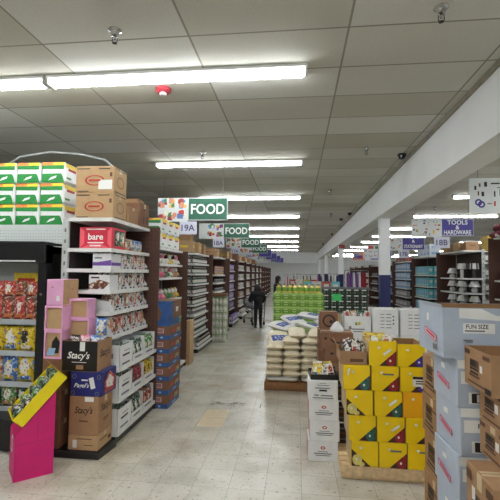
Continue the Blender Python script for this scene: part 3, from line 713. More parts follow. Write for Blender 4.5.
bag('blue', (.12, .2, .06), (-1.995, 4.0, 1.118), (0, 0, .9), 'blue and white bag tucked right of the pink boxes', 'bags beside the pink boxes') 

# --- magenta floor display with tilted yellow tray
dvec = Vector((.73, .68, 0)).normalized(); nvec = Vector((.68, -.73, 0)).normalized()
r = empty('floor_display', (-2.375, 3.28, 0), 'magenta floor display stand with a tilted yellow tray of snacks by the cooler', 'display stand', None, math.atan2(dvec.y, dvec.x))
L, Wd = .31, .30
mb = MB(); a, b = .385, .715     # local x along side, y away from camera side
mb.add([(0,0,0), (L,0,0), (L,Wd,0), (0,Wd,0), (0,0,a), (L,0,b), (L,Wd,b), (0,Wd,a)], [(0,3,2,1), (4,5,6,7), (0,1,5,4), (1,2,6,5), (2,3,7,6), (3,0,4,7)], magenta)
mb.box(.003, L-.003, -.001, .0, .305, .309, M('magenta_fold', (168,16,92), .5)); mb.box(L*.55, L*.55+.004, -.001, 0, .31, .54, MATS['magenta_fold'])
mb.text((-.0015, Wd/2, .28), (0,-1,0), (0,0,1), .16, 'S', signl, .2); mb.build('stand', r)
ang = math.radians(47); mb = MB(); TL, TH = .51, .105; t = .006
rt = Matrix.Rotation(-ang, 3, 'Y')
def tb(x0, x1, y0, y1, z0, z1, m, q): q.cbox(Vector((.05, 0, .455)) + rt @ Vector(((x0+x1)/2, (y0+y1)/2, (z0+z1)/2)), (x1-x0, y1-y0, z1-z0), m, rt)
q = MB(); tb(0, TL, -.02, Wd+.02, 0, t, yboard, q); tb(0, TL, -.02, -.02+t, t, TH, yboard, q); tb(0, TL, Wd+.02-t, Wd+.02, t, TH, yboard, q); tb(0, t, -.02, Wd+.02, t, TH, yboard, q); tb(TL-t, TL, -.02, Wd+.02, t, TH, yboard, q)
tray = q.build('tray', r); q = MB(); tb(TL, TL+.004, .02, Wd-.02, .02, TH+.09, M('brown_tray_back', (150,106,60), .7), q); q.build('back_flap', tray)
Rz = Matrix.Rotation(math.atan2(dvec.y, dvec.x), 4, 'Z')
for i in range(5):
    for j in range(2):
        c = ['dkgreen','black','green','dkgreen','green'][(i+j) % 5]
        loc = r.matrix_basis @ (Vector((.05, 0, .455)) + rt @ Vector((.075+.105*i, .075+.14*j, .012)))
        loc = Vector((-2.375, 3.28, 0))+Rz.to_3x3() @ (Vector((.05, 0, .455))+rt @ Vector((.055+.1*i, .075+.145*j, .008)))
        o = bag(c, (.135, .108, .098), loc, 0, '%s snack packet in the tilted yellow tray, %s up, %s row' % (CNAME[c], ORD[i], ['front', 'back'][j]), 'packets in the yellow tray')
        o.rotation_euler = (Rz.to_3x3() @ rt @ Matrix.Rotation(PI/2, 3, 'Z')).to_euler()
# ------------------------------------------------------------------ generic small goods
def bottle(body, cap, labelm, r=.035, h=.16):
    def fn():
        o = MB().lathe([(r*.9, 0), (r, .01), (r, h*.2, labelm), (r, h*.62), (r*.95, h*.68), (r*.4, h*.82), (r*.4, h*.88)], body, 10).build('bottle')
        kid(o, MB().lathe([(r*.46, h*.88), (r*.46, h), (0, h)], cap, 10).build('cap', o)); return o
    return Proto(fn)
def jar(body, cap, labelm, r=.04, h=.13):
    def fn():
        o = MB().lathe([(r*.95, 0), (r, .008), (r, h*.15, labelm), (r, h*.7), (r*.85, h*.8)], body, 10).build('jar')
        kid(o, MB().lathe([(r*.9, h*.8), (r*.9, h), (0, h)], cap, 10).build('lid', o)); return o
    return Proto(fn)
def small_box(m, pr=(), w=.12, d=.1, h=.18, nm='product_box'):
    def fn(): return carton_mesh(w, d, h, m, prints=pr, seamed=False).build(nm)
    return Proto(fn)
def big_box(m, w, d, h, pr=()):
    def fn(): return carton_mesh(w, d, h, m, prints=pr).build('cardboard_box')
    return Proto(fn)
def fill(proto, xs, ys, z, rot, label, cat, group, mir=1):
    """one row of identical goods along a shelf; nothing in the photo tells them apart"""
    for x, y in zip(xs, ys): proto((x, y, z), rot, label, cat, group)
def rng(a, b, n): return [a+(b-a)*(i+.5)/n for i in range(n)]

# --- stack of brown and blue cartons at the aisle corner
def corner_carton():
    w, d, h = .40, .52, .178
    pr = [('F','r',.5,.17,1,.34,blue), ('R','r',.5,.17,1,.34,blue), ('F','r',.66,.66,.26,.34,M('pink_label', (216,176,176), .6)), ('F','r',.66,.66,.2,.26,M('label_print', (150,110,110), .6)),
          ('R','r',.3,.6,.3,.2,inkr), ('R','r',.7,.55,.3,.3,cardl), ('R','r',.62,.5,.16,.2,bgn), ('F','disc',.72,.17,.05,.08,bsky), ('R','r',.5,.16,.3,.1,bsky)]
    return carton_mesh(w, d, h, cardd, prints=pr, seamed=False).build('cardboard_box')
cc = Proto(corner_carton)
VAR = ['with green side picture', 'with red side picture']
cx, cy = -1.875, 5.54
for k in range(6):
    cc((cx+.006*((k*7) % 3-1), cy, .001+k*.1795), .0, 'brown carton with blue lower band in the corner stack, %s from the floor' % ORD[k], 'box', 'brown and blue cartons at the aisle corner')
o = carton('cardboard_box', 'topmost corner carton with a tall blue corner and tan side', 'box', (cx, cy, 1.08), .40, .52, .33, cardd, 0, 'brown and blue cartons at the aisle corner', seamed=False,
       prints=[('F','p',[(.55,.0),(1,.0),(1,1),(.5,1),(.72,.5)],blue), ('F','r',.5,.1,1,.22,blue), ('R','r',.5,.12,1,.26,blue), ('R','r',.14,.6,.28,.8,blue), ('R','r',.6,.62,.22,.2,bw), ('R','p',[(.75,.02),(1,.02),(1,.3),(.8,.26)],bgn)])
# --- second endcap : paper towels on top, plush goods below
shelving('endcap_shelving', 'second endcap on the left with paper towels on top, half hidden by the corner cartons', (-2.66, 6.42, 0), 1, .44, 1.3, 2.2, [.55, .95, 1.32, 1.70, 1.93, 2.2], (.12,), deep=.1, panel_out=-.0, panel_h=2.2)
for k in range(3):
    for L in range(2):
        tp((-2.37, 6.6+.35*k, 2.201+.248*L), 0, 'paper towel pack on the second endcap, %s row, %s from near end' % (['lower','upper'][L], ORD[k]), 'paper towels', 'paper towel packs on the second endcap')
def plush(c1, c2):
    def fn():
        o = MB().lathe([(.0, 0), (.05, .01), (.062, .05), (.055, .09), (.03, .115)], c1, 10).build('plush_toy')
        hd = MB().lathe([(0, .09), (.04, .1), (.052, .135), (.04, .17), (0, .182)], c2, 10)
        for sx in (-1, 1): hd.lathe([(0, .155), (.018, .16), (.02, .175), (0, .195)], c1, 8, (.0, sx*.036, 0))
        kid(o, hd.build('head', o))
        for sx in (-1, 1): kid(o, MB().tube([(.03, sx*.04, .09), (.06, sx*.05, .05), (.07, sx*.045, .03)], [.018, .017, .014], c1, 8).build('arm', o))
        return o
    return Proto(fn)
P1, P2, P3, P4, P5, P6 = M('plush_pink', (226,128,156), .9), M('plush_white', (228,224,218), .9), M('plush_green', (90,140,90), .9), M('plush_tan', (190,156,118), .9), M('plush_black', (44,40,40), .9), M('plush_yellow', (224,196,80), .9)
pl = [plush(P1, P2), plush(P2, P1), plush(P3, P2), plush(P4, P2), plush(P2, P5), plush(P6, P2)]
pn_ = ['pink', 'white and pink', 'green', 'tan', 'white and black', 'yellow']
for z, sn, idx in [(1.93, 'shelf under the paper towels', [4,1,4,5,4,1]), (1.70, 'second shelf under the paper towels', [0,0,2,1,3,3]), (1.32, 'third shelf under the paper towels', [0,0,2,2,3,5])]:
    for k, i in enumerate(idx):
        pl[i]((-2.31, 6.52+.2*k, z+.001), 0, '%s plush toy, %s, %s from near end' % (pn_[i], sn, ORD[k]), 'toy', 'plush toys on the second endcap')
# cardboard sheet leaning by its far corner
carton('cardboard_box', 'tall narrow tan carton standing on the floor at the end panel past the corner cartons', 'box', (-2.11, 7.96, .001), .09, .3, .85, cardl, 0, seamed=True)

# --- third endcap : bottles and jars
bt_dark = bottle(bk, bw, bw); bt_white = bottle(bw, bk, inkg); bt_grn = bottle(bdg, bw, bw)
Y3 = 8.95
z3 = [.12+.235*i for i in range(10)]
r3 = shelving('endcap_shelving', 'third endcap on the left, white shelves of small bottles', (-2.78, Y3, 0), 1, .5, 1.45, 2.26, [z for z in z3[1:]], (.12,), deep=.12, panel_out=-.02)
kinds = [bt_dark, bt_grn, bt_dark, bt_white, bt_dark, bt_dark, bt_grn, bt_dark, bt_dark]
for k, z in enumerate(z3[:9]):
    p = kinds[k]; nm = {id(bt_dark): 'black', id(bt_white): 'white', id(bt_grn): 'dark green'}[id(p)]
    xf = -2.78+(.5 if k else .62)-.06; ys = rng(Y3+.04, Y3+1.36, 13)
    fill(p, [xf]*13, ys, z+.001, 0, 'small %s bottle, third endcap aisle edge, %s shelf from the floor' % (nm, ORD[k]), 'bottle', 'bottles along the third endcap shelf %d' % (k+1))
    xs = rng(-2.72, xf-.06, 5)
    fill(p, xs, [Y3+.06]*5, z+.001, 0, 'small %s bottle, third endcap near end, %s shelf from the floor' % (nm, ORD[k]), 'bottle', 'near end bottles of the third endcap shelf %d' % (k+1))
# boxes on top of third endcap
bb1 = big_box(cardl, .36, .34, .26, [('F','r',.5,.5,.5,.2,yelp), ('R','r',.5,.5,.4,.2,yelp)]); bb2 = big_box(card, .34, .34, .24, [('F','r',.5,.6,.4,.08,inkb)])
bb3 = big_box(cardd, .36, .36, .3)
for (x, y, z, p, lb) in [(-2.56, 9.15, 2.261, bb1, 'tan box with yellow print on the third endcap, near left'), (-2.52, 9.62, 2.261, bb1, 'tan box with yellow print on the third endcap, middle'), (-2.5, 10.1, 2.261, bb2, 'brown box on the third endcap, far end'),
                         (-2.6, 9.2, 2.523, bb2, 'brown box stacked second high on the third endcap, near left')]:
    p((x, y, z), .05, lb, 'box', 'boxes on top of the third endcap')
# --- fourth endcap
Y4 = 11.25
shelving('endcap_shelving', 'fourth endcap on the left with a yellow edge, shelves of pale jars', (-2.75, Y4, 0), 1, .52, 1.3, 2.24, [.5, .8, 1.05, 1.25, 1.5, 1.73, 2.24], (.12,), panel_out=-.0, upr=M('yellow_upright', (226,206,60), .5))
jw = jar(bw, bk, inkg); jp = jar(M('jar_pink_white', (222,206,204), .4, .1, 40), bwine, btn); jo = jar(bor, bw, brd)
for k, (z, p, nm) in enumerate([(1.73, jp, 'pale pink'), (1.5, jw, 'white'), (1.25, jw, 'white'), (1.05, jo, 'orange and red'), (.8, jw, 'white'), (.5, jp, 'pale pink')]):
    fill(p, [-2.30]*11, rng(Y4+.04, Y4+1.22, 11), z+.001, 0, '%s jar, fourth endcap aisle edge, %s stocked shelf from top' % (nm, ORD[k]), 'jar', 'jars along the fourth endcap shelf %d' % (k+1))
    fill(p, rng(-2.7, -2.36, 4), [Y4+.06]*4, z+.001, 0, '%s jar, fourth endcap near end, %s stocked shelf from top' % (nm, ORD[k]), 'jar', 'near end jars of the fourth endcap shelf %d' % (k+1))
    if z in (1.73,): fill(p, [-2.30]*11, rng(Y4+.04, Y4+1.22, 11), z+.133, 0, 'pale pink jar stacked second high on the top stocked shelf of the fourth endcap', 'jar', 'second-high jars on the fourth endcap')
# green bottle display in front of it
gj = bottle(M('bottle_pale_green', (196,206,178), .35, .25, 40), bgn, bw, .045, .17)
DX, DY = -2.02, 10.62
r = empty('floor_display', (DX, DY, 0), 'narrow floor display of pale green bottles before the fourth endcap', 'display stand')
zs = [.03+.19*i for i in range(6)]
mb = MB()
for z in zs: mb.box(-.2, .2, -.16, .16, z-.014, z, M('display_board_pale', (206,206,186), .6))
mb.box(-.2, .2, .15, .16, 0, 1.2, MATS['display_board_pale']); mb.build('rack', r)
MB().box(-.2, .2, -.16, .16, 1.186, 1.26, cardd).build('header', r)
for i, z in enumerate(zs):
    for j in range(4):
        for kk in range(2):
            gj((DX-.145+.097*j, DY-.1+.12*kk, z+.001), 0, 'pale green bottle on tier %s from the floor of the narrow floor display, %s row' % (ORD[i], ['front', 'back'][kk]), 'bottle', 'bottles on display tier %d %s' % (i+1, ['front', 'back'][kk]))
# --- fifth endcap: purple packets
Y5 = 13.35
lil = M('lilac_upright', (206,200,226), .5)
shelving('endcap_shelving', 'fifth endcap on the left full of purple packets', (-2.72, Y5, 0), 1, .46, 1.4, 2.26, [.55, .88, 1.2, 1.52, 1.86, 2.26], (.16,), deep=.18, panel_out=-.06, upr=lil)
pk = small_box(bpur, [('F','r',.5,.6,.6,.4,bw), ('R','disc',.5,.55,.32,.26,bw), ('R','r',.5,.14,.7,.12,bk)], .1, .15, .22, 'purple_packet')
for k, z in enumerate([1.86, 1.52, 1.2, .88, .55, .16]):
    dx = .18 if z == .16 else 0
    fill(pk, [-2.34+dx]*8, rng(Y5+.02, Y5+1.34, 8), z+.001, 0, 'purple packet along the aisle edge of the fifth endcap, %s shelf from the top' % ORD[k], 'packet', 'purple packets along shelf %d of the fifth endcap' % (k+1))
    fill(pk, rng(-2.68, -2.42+dx, 3), [Y5+.09]*3, z+.001, 0, 'purple packet at the near end of the fifth endcap, %s shelf from the top' % ORD[k], 'packet', 'near end purple packets on shelf %d of the fifth endcap' % (k+1))
# --- further endcaps
pw_ = small_box(M('packet_white', (212,208,200), .5, .1, 30), [('R','disc',.5,.5,.3,.3,bgn), ('F','r',.5,.5,.5,.3,inkg)], .12, .17, .2, 'packet')
pt_ = small_box(M('packet_tan', (176,160,140), .5, .15, 30), [('R','r',.5,.5,.6,.5,bw), ('F','r',.5,.5,.6,.5,brd)], .12, .17, .2, 'packet')
pd_ = small_box(M('packet_dark', (92,84,88), .5, .2, 30), [('R','r',.5,.5,.6,.5,bw), ('F','r',.5,.5,.6,.5,bor)], .12, .17, .2, 'packet')
nth = {6:'sixth',7:'seventh',8:'eighth',9:'ninth',10:'tenth',11:'eleventh',12:'twelfth',13:'thirteenth',14:'fourteenth'}
for q in range(6, 15):
    y = 15.75+2.35*(q-6); x = -2.7-.02*(q-6)
    shelving('endcap_shelving', '%s endcap on the left, counting from the near snack shelves' % nth[q], (x, y, 0), 1, .5, 1.25, 2.26, [.5, .85, 1.2, 1.55, 1.9, 2.26], (.15,), deep=.12, panel_out=-.04)
    pr = [pw_, pt_, pd_][q % 3]; nm = ['white','tan','dark'][q % 3]
    if q < 11:
        for k, z in enumerate([1.9, 1.55, 1.2, .85, .5, .15]):
            fill([pr, pw_, pr, pt_][k % 4], [x+.42+(.1 if z == .15 else 0)]*5, rng(y+.02, y+1.2, 5), z+.001, 0, '%s packet along the aisle edge of the %s endcap, %s shelf from the top' % (['white','tan','dark'][[pw_, pt_, pd_].index([pr, pw_, pr, pt_][k % 4])], nth[q], ORD[k]), 'packet', 'packets on shelf %d of the %s endcap' % (k+1, nth[q]))
            fill(pr, rng(x+.04, x+.34, 2), [y+.12]*2, z+.001, 0, '%s packet at the near end of the %s endcap, %s shelf from the top' % (nm, nth[q], ORD[k]), 'packet', 'near end packets on shelf %d of the %s endcap' % (k+1, nth[q]))
# boxes on top of the endcaps 4.. and gondola runs behind them
for q, (y, zt, x) in enumerate([(11.25, 2.24, -2.5), (13.35, 2.26, -2.5), (15.75, 2.26, -2.5), (18.1, 2.26, -2.5), (20.45, 2.26, -2.55), (22.8, 2.26, -2.55)]):
    for k in range(3):
        [bb2, bb1, bb3][(q+k) % 3]((x+.0*k, y+.22+.4*k, zt+.001), .03*(k-1), '%s box on top of the %s left endcap, %s from near end' % ([ 'brown', 'tan and yellow', 'dark brown'][(q+k) % 3], (['fourth','fifth']+[nth[6+i] for i in range(6)])[q], ORD[k]), 'box', 'boxes on top of the far left endcaps')
for q, y in enumerate([6.75, 9.4, 11.6, 13.75, 16.1, 18.4, 20.8, 23.1, 25.5, 27.8, 30.2, 32.5]):
    xb = -2.84-.02*q if q else -2.72
    r = empty('gondola_shelving', (xb, y, 0), 'long shelving run behind the %s endcap on the left' % ORD[q+1], 'shelves', 'shelving runs on the left')
    mb = MB().box(-6, 0, -.02, .02, .1, 2.2, brown); mb.build('back_panel', r)
    MB().box(-6, 0, -.45, .45, 0, .1, blackm).build('base', r)
    for z in (.5, .9, 1.3, 1.7, 2.1): MB().box(-6, 0, -.42, .42, z-.03, z, shelfw).build('shelf', r)

# ------------------------------------------------------------------ pallets in the middle
def pallet(loc, w, d, label, m=wood, h=.13):
    r = empty('pallet', loc, label, 'pallet', 'wooden pallets')
    for k in range(5): MB().box(-w/2, w/2, d*k/5+.01, d*(k+1)/5-.01, h-.022, h, m).build('deck_board', r)
    for x in (-w/2, -.05, w/2-.1): MB().box(x, x+.1, 0.01, d-.01, .022, h-.0225, m).build('stringer', r)
    MB().box(-w/2, w/2, 0, .022, .03, h-.0226, m).build('front_board', r)
    for y in (.024, d-.1): MB().box(-w/2, w/2, y, y+.09, 0.001, .0215, m).build('bottom_board', r)
    return r
# --- grain sacks
RX, RY = .06, 6.33
pallet((RX, RY, 0), 1.1, 1.1, 'brown wooden pallet under the grain sacks', woodd, .125)
def sack_mesh(base, blob=None, w=.28, l=.46, t=.1, seed=0):
    N = 10; mb = MB(); vs = []
    for side in (-1, 1):
        for j in range(N+1):
            for i in range(N+1):
                u, v = i/N*2-1, j/N*2-1
                k = max(0, 1-abs(u)**4)**.5*max(0, 1-abs(v)**7)**.42
                z = t/2+side*(t/2)*k*(1 if side < 0 else 1+.05*math.sin(4*u+seed)*math.cos(3*v+seed))
                vs.append((u*w/2*(1-.04*v*v), v*l/2*(1-.05*u*u), z))
    q = (N+1)**2; A, B = [], []
    for side in (0, 1):
        for j in range(N):
            for i in range(N):
                a = side*q+j*(N+1)+i; f = (a, a+1, a+N+2, a+N+1); u, v = (i+.5)/N*2-1, (j+.5)/N*2-1
                f = f if side else f[::-1]
                (B if (blob and side and abs(u) < .72 and -.55 < v < .25) else A).append(f)
    mb.add(vs, A, base, True)
    if B:
        i = mb.mi(blob)
        for f in B: mb.f.append(f); mb.m.append(i); mb.sm.append(True)
    return mb
def sack_proto(base, blob, seed, **k):
    def fn():
        o = sack_mesh(base, blob, seed=seed, **k).build('grain_sack'); w = k.get('w', .28); l = k.get('l', .46); t = k.get('t', .1)
        s = MB(); s.box(-w*.44, w*.44, -l/2-.008, -l/2+.004, t/2-.003, t/2+.003, tape); kid(o, s.build('stitched_end', o)); return o
    return Proto(fn)
sk = [sack_proto(sack, None, 1), sack_proto(sack, None, 2.3)]; skw = sack_proto(sackw, None, .4, w=.5, l=.5, t=.07); skb = sack_proto(sackw, sackb, 1.1, w=.34, l=.46); skl = sack_proto(sack, sackb, 2.1, w=.36, l=.4)
skw((RX-.27, RY+.27, .127), 0, 'flat white sack lying directly on the pallet at its left front', 'sack', 'grain sacks on the pallet'); skw((RX+.27, RY+.27, .127), 0, 'flat white sack lying directly on the pallet at its right front', 'sack', 'grain sacks on the pallet')
skw((RX-.27, RY+.8, .127), 0, 'flat white sack lying directly on the pallet at its left back', 'sack', 'grain sacks on the pallet'); skw((RX+.27, RY+.8, .127), 0, 'flat white sack lying directly on the pallet at its right back', 'sack', 'grain sacks on the pallet')
n_l = 0
rr = random.Random(3)
for L in range(6):
    for cx_ in range(4):
        for d_ in range(2):
            if d_ == 1 and L < 3: continue
            if L == 5 and cx_ == 0 and d_ == 0: continue
            sk[(L+cx_) % 2]((RX-.405+.272*cx_+rr.uniform(-.012, .012), RY+.245+.47*d_+rr.uniform(-.02, .02), .199+.1005*L), rr.uniform(-.06, .06),
                'cream grain sack on the pallet, layer %s from the bottom, %s from left, %s row' % (ORD[L], ORD[cx_], ['front', 'back'][d_]), 'sack', 'grain sacks on the pallet')
for k, (p, x, y, z, rx, ry, rz, lb) in enumerate([
    (skl, -.33, .26, .705, .42, .02, .3, 'cream sack with blue label slumping at the left front of the pile'),
    (skb, -.30, .72, .85, .12, -.1, .9, 'white sack with blue print at the upper left of the sack pile'),
    (sk[0], -.05, .3, .805, .1, .0, .1, 'cream sack on top of the pile, front middle'),
    (sk[1], .27, .27, .805, .06, .0, -.1, 'cream sack on top of the pile, front right'),
    (skb, .14, .66, .87, .25, .05, 1.45, 'white sack with blue print across the middle top of the pile'),
    (skb, .44, .74, .9, .1, .08, .4, 'white sack with blue print at the upper right of the pile'),
    (skb, -.12, .95, .93, .2, -.05, .5, 'white sack lying at the top back left of the pile'),
    (skb, .2, .98, 1.0, .12, .0, 1.2, 'white sack lying at the very top back of the pile')]):
    p((RX+x, RY+y, z), (rx, ry, rz), lb, 'sack', 'grain sacks on the pallet')
# --- stack of white cartons in front of the sacks
wp = [('F','ring',.5,.68,.08,.08,.5,inkr), ('F','r',.5,.5,.34,.03,inkg), ('F','r',.5,.4,.6,.05,inkg), ('F','r',.5,.31,.5,.04,inkg), ('L','r',.5,.5,.9,.9,M('side_red_print', (190,70,90), .6))]
wtop = [('F','r',.5,.86,.22,.025,inkg), ('F','r',.5,.76,.4,.035,inkg), ('F','r',.48,.62,.5,.05,inkg), ('F','r',.5,.5,.26,.09,ink), ('F','r',.28,.26,.16,.06,inkg), ('F','r',.62,.25,.4,.06,inkg), ('F','r',.5,.13,.7,.05,inkg)]
for k in range(4):
    carton('cardboard_box', 'white carton in the low stack before the grain sacks, %s from the floor' % ORD[k], 'box', (.267+.008*((k*5) % 3-1), 4.2, .001+.192*k), .285, .3, .19, wcard, .0, 'white cartons before the grain sacks', seamed=False, prints=wp if k < 3 else wtop)
o = carton('cardboard_box', 'dark open tray of snack bags on top of the low white carton stack', 'box', (.265, 4.2, .77), .27, .27, .05, blackm, .08, open=True, inner=blackp)
for k, c in enumerate(['gold', 'black', 'white', 'orange', 'black', 'gold']):
    bag(c, (.1, .13, .05), (.19+.075*(k % 3), 4.12+.11*(k//3), .79), (-.5, .0, .5*(k % 3-1)), '%s snack bag in the dark open tray, %s row %s' % (CNAME[c], ['front','back'][k//3], ['left','middle','right'][k % 3]), 'bags in the dark tray')
# --- dark trays between the white and the yellow stack
for k in range(7):
    carton('storage_tray', 'dark tray in the stack between white and yellow cartons, %s from the floor' % ORD[k], 'tray', (.56, 4.42, .001+.106*k), .3, .3, .105, [blackp, cardm][k % 2], 0, 'dark trays in the narrow gap', seamed=False, prints=[('F','r',.3,.3,.5,.16,inkg), ('F','r',.3,.85,.9,.14,paper if k % 2 == 0 else cardd)])
# --- yellow candy cartons on a pallet
pallet((.80, 3.735, 0), .80, .5, 'pale wooden pallet under the yellow cartons', wood, .118)
trid = M('dark_corner_print', (74,44,40), .5, .15, 30)
BL = {'green': M('corner_disc_green', (52,104,92), .4, .2, 30), 'red': M('corner_disc_red', (150,36,46), .4, .2, 30), 'cream': M('corner_disc_cream', (222,206,120), .4, .15, 30), 'violet': M('corner_disc_violet', (70,58,150), .4, .15, 30)}
def yprints(corner, col, tilt):
    p = []
    if corner == 'R': p += [('F','p',[(.99,.01),(.99,.62),(.36,.01)],trid), ('F','disc',.80,.2,.17,.19,BL[col]), ('F','disc',.91,.4,.07,.12,BL[col]), ('F','disc',.77,.22,.04,.05,paper)]
    elif corner == 'L': p += [('F','p',[(.01,.01),(.72,.01),(.01,.68)],trid), ('F','disc',.22,.26,.18,.22,BL[col]), ('F','disc',.38,.1,.12,.09,BL[col]), ('F','disc',.2,.28,.05,.05,paper)]
    p += [('F','r',.36,.74,.1,.08,paper), ('L','r',.5,.5,.98,.98,tape)]
    if tilt == 1: p += [('F','p',[(.5,.5),(.78,.72),(.82,.64),(.55,.42)],paper)]
    if tilt == 2: p += [('F','r',.6,.68,.4,.07,inkg)]
    if tilt == 3: p += [('F','p',[(.12,.62),(.2,.88),(.27,.85),(.19,.6)],paper)]
    return p
yh, yd = .2175, .36
colspec = [([.485, .465, .442, .417], .233, [('L','cream',0), ('R','green',0), ('L','cream',0), ('R','green',3)], 'left'),
           ([.725, .708, .688, .664, .642], .235, [('R','red',2), ('R','red',1), ('R','green',1), ('R','red',2), ('R','red',1)], 'middle'),
           ([.968, .952, .93, .908, .886], .235, [('','red',2), ('R','red',0), ('','red',0), ('R','violet',0), ('R','violet',0)], 'right')]
for ci, (xs, w, sp, nm) in enumerate(colspec):
    for k, x0 in enumerate(xs):
        c, col, tl = sp[k]; top = (ci == 1 and k == 4) or (ci == 2 and k == 4)
        carton('candy_box', '%syellow candy carton in the %s column on the pallet, %s from the bottom' % ('open-topped ' if top else '', nm, ORD[k]), 'box', (x0+w/2, 3.74+yd/2, .1195+k*(yh+.001)), w, yd, yh if not top else yh-.02*(ci == 2), ora if (ci == 2 and k == 2) else yel, 0, 'yellow candy cartons',
               open=top, inner=cardi, seamed=False, prints=yprints(c, col, tl), flaps=())
for k in range(4):
    bag(['gold', 'orange', 'yellow', 'gold'][k], (.13, .16, .05), (.70+.10*(k % 2), 3.82+.13*(k//2), 1.10), (-.35, 0, .3*(k-1.5)), '%s candy bag heaped in the open yellow carton at the top, %s' % (CNAME[['gold','orange','yellow','gold'][k]], ['front left','front right','back left','back right'][k]), 'candy bags in the open yellow carton')
ps = MB().box(-.055, .055, -.003, .003, 0, .085, paper); ps.poly((0, -.0035, 0), (1,0,0), (0,0,1), [(-.055,.062), (.055,.062), (.055,.085), (-.055,.085)], ink)
for a in (.045, .025): ps.poly((0, -.0035, a), (1,0,0), (0,0,1), [(-.03,-.005), (.035,-.005), (.035,.005), (-.03,.005)], ink)
tag(ps.build('price_sign', None, (1.065, 3.733, .83)), 'small white price sign with black header on the right yellow column', 'sign')
o = carton('cardboard_box', 'open brown cardboard box of wrapped snacks on the left yellow column', 'box', (.508, 3.93, .998), .232, .36, .115, card, 0, open=True, prints=[('F','r',.62,.3,.5,.24,inkb)], flaps=[('L', .07, 1.1)])
for k, c in enumerate(['black', 'white', 'black', 'rust', 'black', 'white']):
    bag(c, (.11, .17, .05), (.46+.055*(k % 3)+.02, 3.86+.14*(k//3), 1.02), (-.3, .3*(k % 3-1), .6*(k % 3-1)), '%s snack bag in the open brown box, %s row %s' % (CNAME[c], ['front','back'][k//3], ['left','middle','right'][k % 3]), 'bags in the open brown box')
# --- brown cartons with a curved arrow mark
smile = [('F','p',[(.3,.62),(.38,.5),(.5,.42),(.62,.42),(.74,.5),(.82,.64),(.84,.58),(.76,.4),(.63,.31),(.5,.31),(.37,.38),(.28,.56)],ink), ('F','p',[(.78,.68),(.88,.7),(.88,.5),(.83,.6)],ink), ('F','disc',.15,.62,.05,.08,ink)]
sm2 = [('F','disc',.22,.6,.06,.09,ink), ('F','p',[(.6,.62),(.7,.5),(.9,.45),(.9,.38),(.68,.42),(.56,.58)],ink)]
az = [(.5, .02), (.49, -.03), (.52, .0), (.51, .03), (.5, -.02)]
zc = .001
for k, hh in enumerate([.19, .19, .18, .18, .16]):
    carton('cardboard_box', 'brown shipping box in the pile behind the dark trays, %s from the floor' % ORD[k], 'box', (az[k][0]+.03, 5.2, zc), .36, .34, hh, cardd, az[k][1], 'brown shipping boxes', prints=sm2 if k > 2 else ()); zc += hh+.001
carton('cardboard_box', 'brown shipping box with a black curved smile arrow, topmost of the front pile', 'box', (.49, 5.2, zc), .385, .34, .185, cardd, -.02, 'brown shipping boxes', prints=smile)
o = MB().add([(0,0,0), (.16,0,0), (.12,0,.07), (.08,0,.11), (.03,0,.06), (.02,.05,0), (.15,.05,0), (.11,.05,.06), (.08,.04,.1), (.04,.05,.06)], [(0,1,2,3,4), (9,8,7,6,5), (0,5,6,1), (1,6,7,2), (2,7,8,3), (3,8,9,4), (4,9,5,0)], plastw)
mb = MB(); mb.lathe([(.09, 0), (.085, .03), (.05, .08), (.02, .11), (0, .12)], plastw, 9); tag(mb.build('plastic_bag', None, (.5, 5.2, zc+.187)), 'crumpled white plastic bag on the smile-marked box', 'bag')
zc2 = .001
for k in range(4):
    carton('cardboard_box', 'brown shipping box behind the smile-marked pile, %s from the floor' % ORD[k], 'box', (.45, 5.7, zc2), .32, .3, .262, cardd, 0, 'brown shipping boxes'); zc2 += .263
carton('cardboard_box', 'tilted-print brown shipping box with a dark ring, behind the smile-marked box', 'box', (.43, 5.7, zc2), .24, .24, .235, cardd, .03, 'brown shipping boxes', prints=[('F','ring',.5,.5,.36,.36,.25,ink), ('F','disc',.62,.45,.1,.1,ink)])
# --- tall white cartons behind the yellow stack
tb_ = [('F','r',.38,.8-.13*k,.16,.025,inkg) for k in range(5)]+[('F','r',.62,.8-.13*k,.2,.03,inkg) for k in range(5)]+[('F','disc',.8,.72-.14*k,.03,.035,ink) for k in range(3)]
names = ['left', 'middle', 'right']
for c_, (x, wd, h) in enumerate([(.79, .34, .31), (1.145, .33, .335), (1.50, .33, .335)]):
    for k in range(4):
        top = k == 3
        carton('cardboard_box', '%swhite carton behind the yellow cartons, %s column, %s from the floor' % ('open ' if (top and c_ == 0) else '', names[c_], ORD[k]), 'box', (x+.02, 5.72, .001+k*(h+.001)), wd, .34, h, wcard, 0, 'white cartons behind the yellow stack',
               open=(top and c_ == 0), inner=wcard, seamed=not (top and c_ == 0), prints=([('F','disc',.45,.68,.06,.07,bgn), ('F','disc',.55,.7,.06,.07,byl), ('F','r',.5,.45,.5,.05,inkg), ('F','r',.5,.35,.36,.04,inkg), ('F','r',.2,.5,.1,.14,inkg)] if c_ == 0 else tb_))
for k in range(4): bag(['white','tan','dkgreen','white'][k], (.09, .12, .05), (.70+.075*k, 5.66, 1.19), (-.2, .2*(k-1.5), 0), '%s packet peeking out of the open white carton, %s from left' % (CNAME[['white','tan','dkgreen','white'][k]], ORD[k]), 'packets in the open white carton')

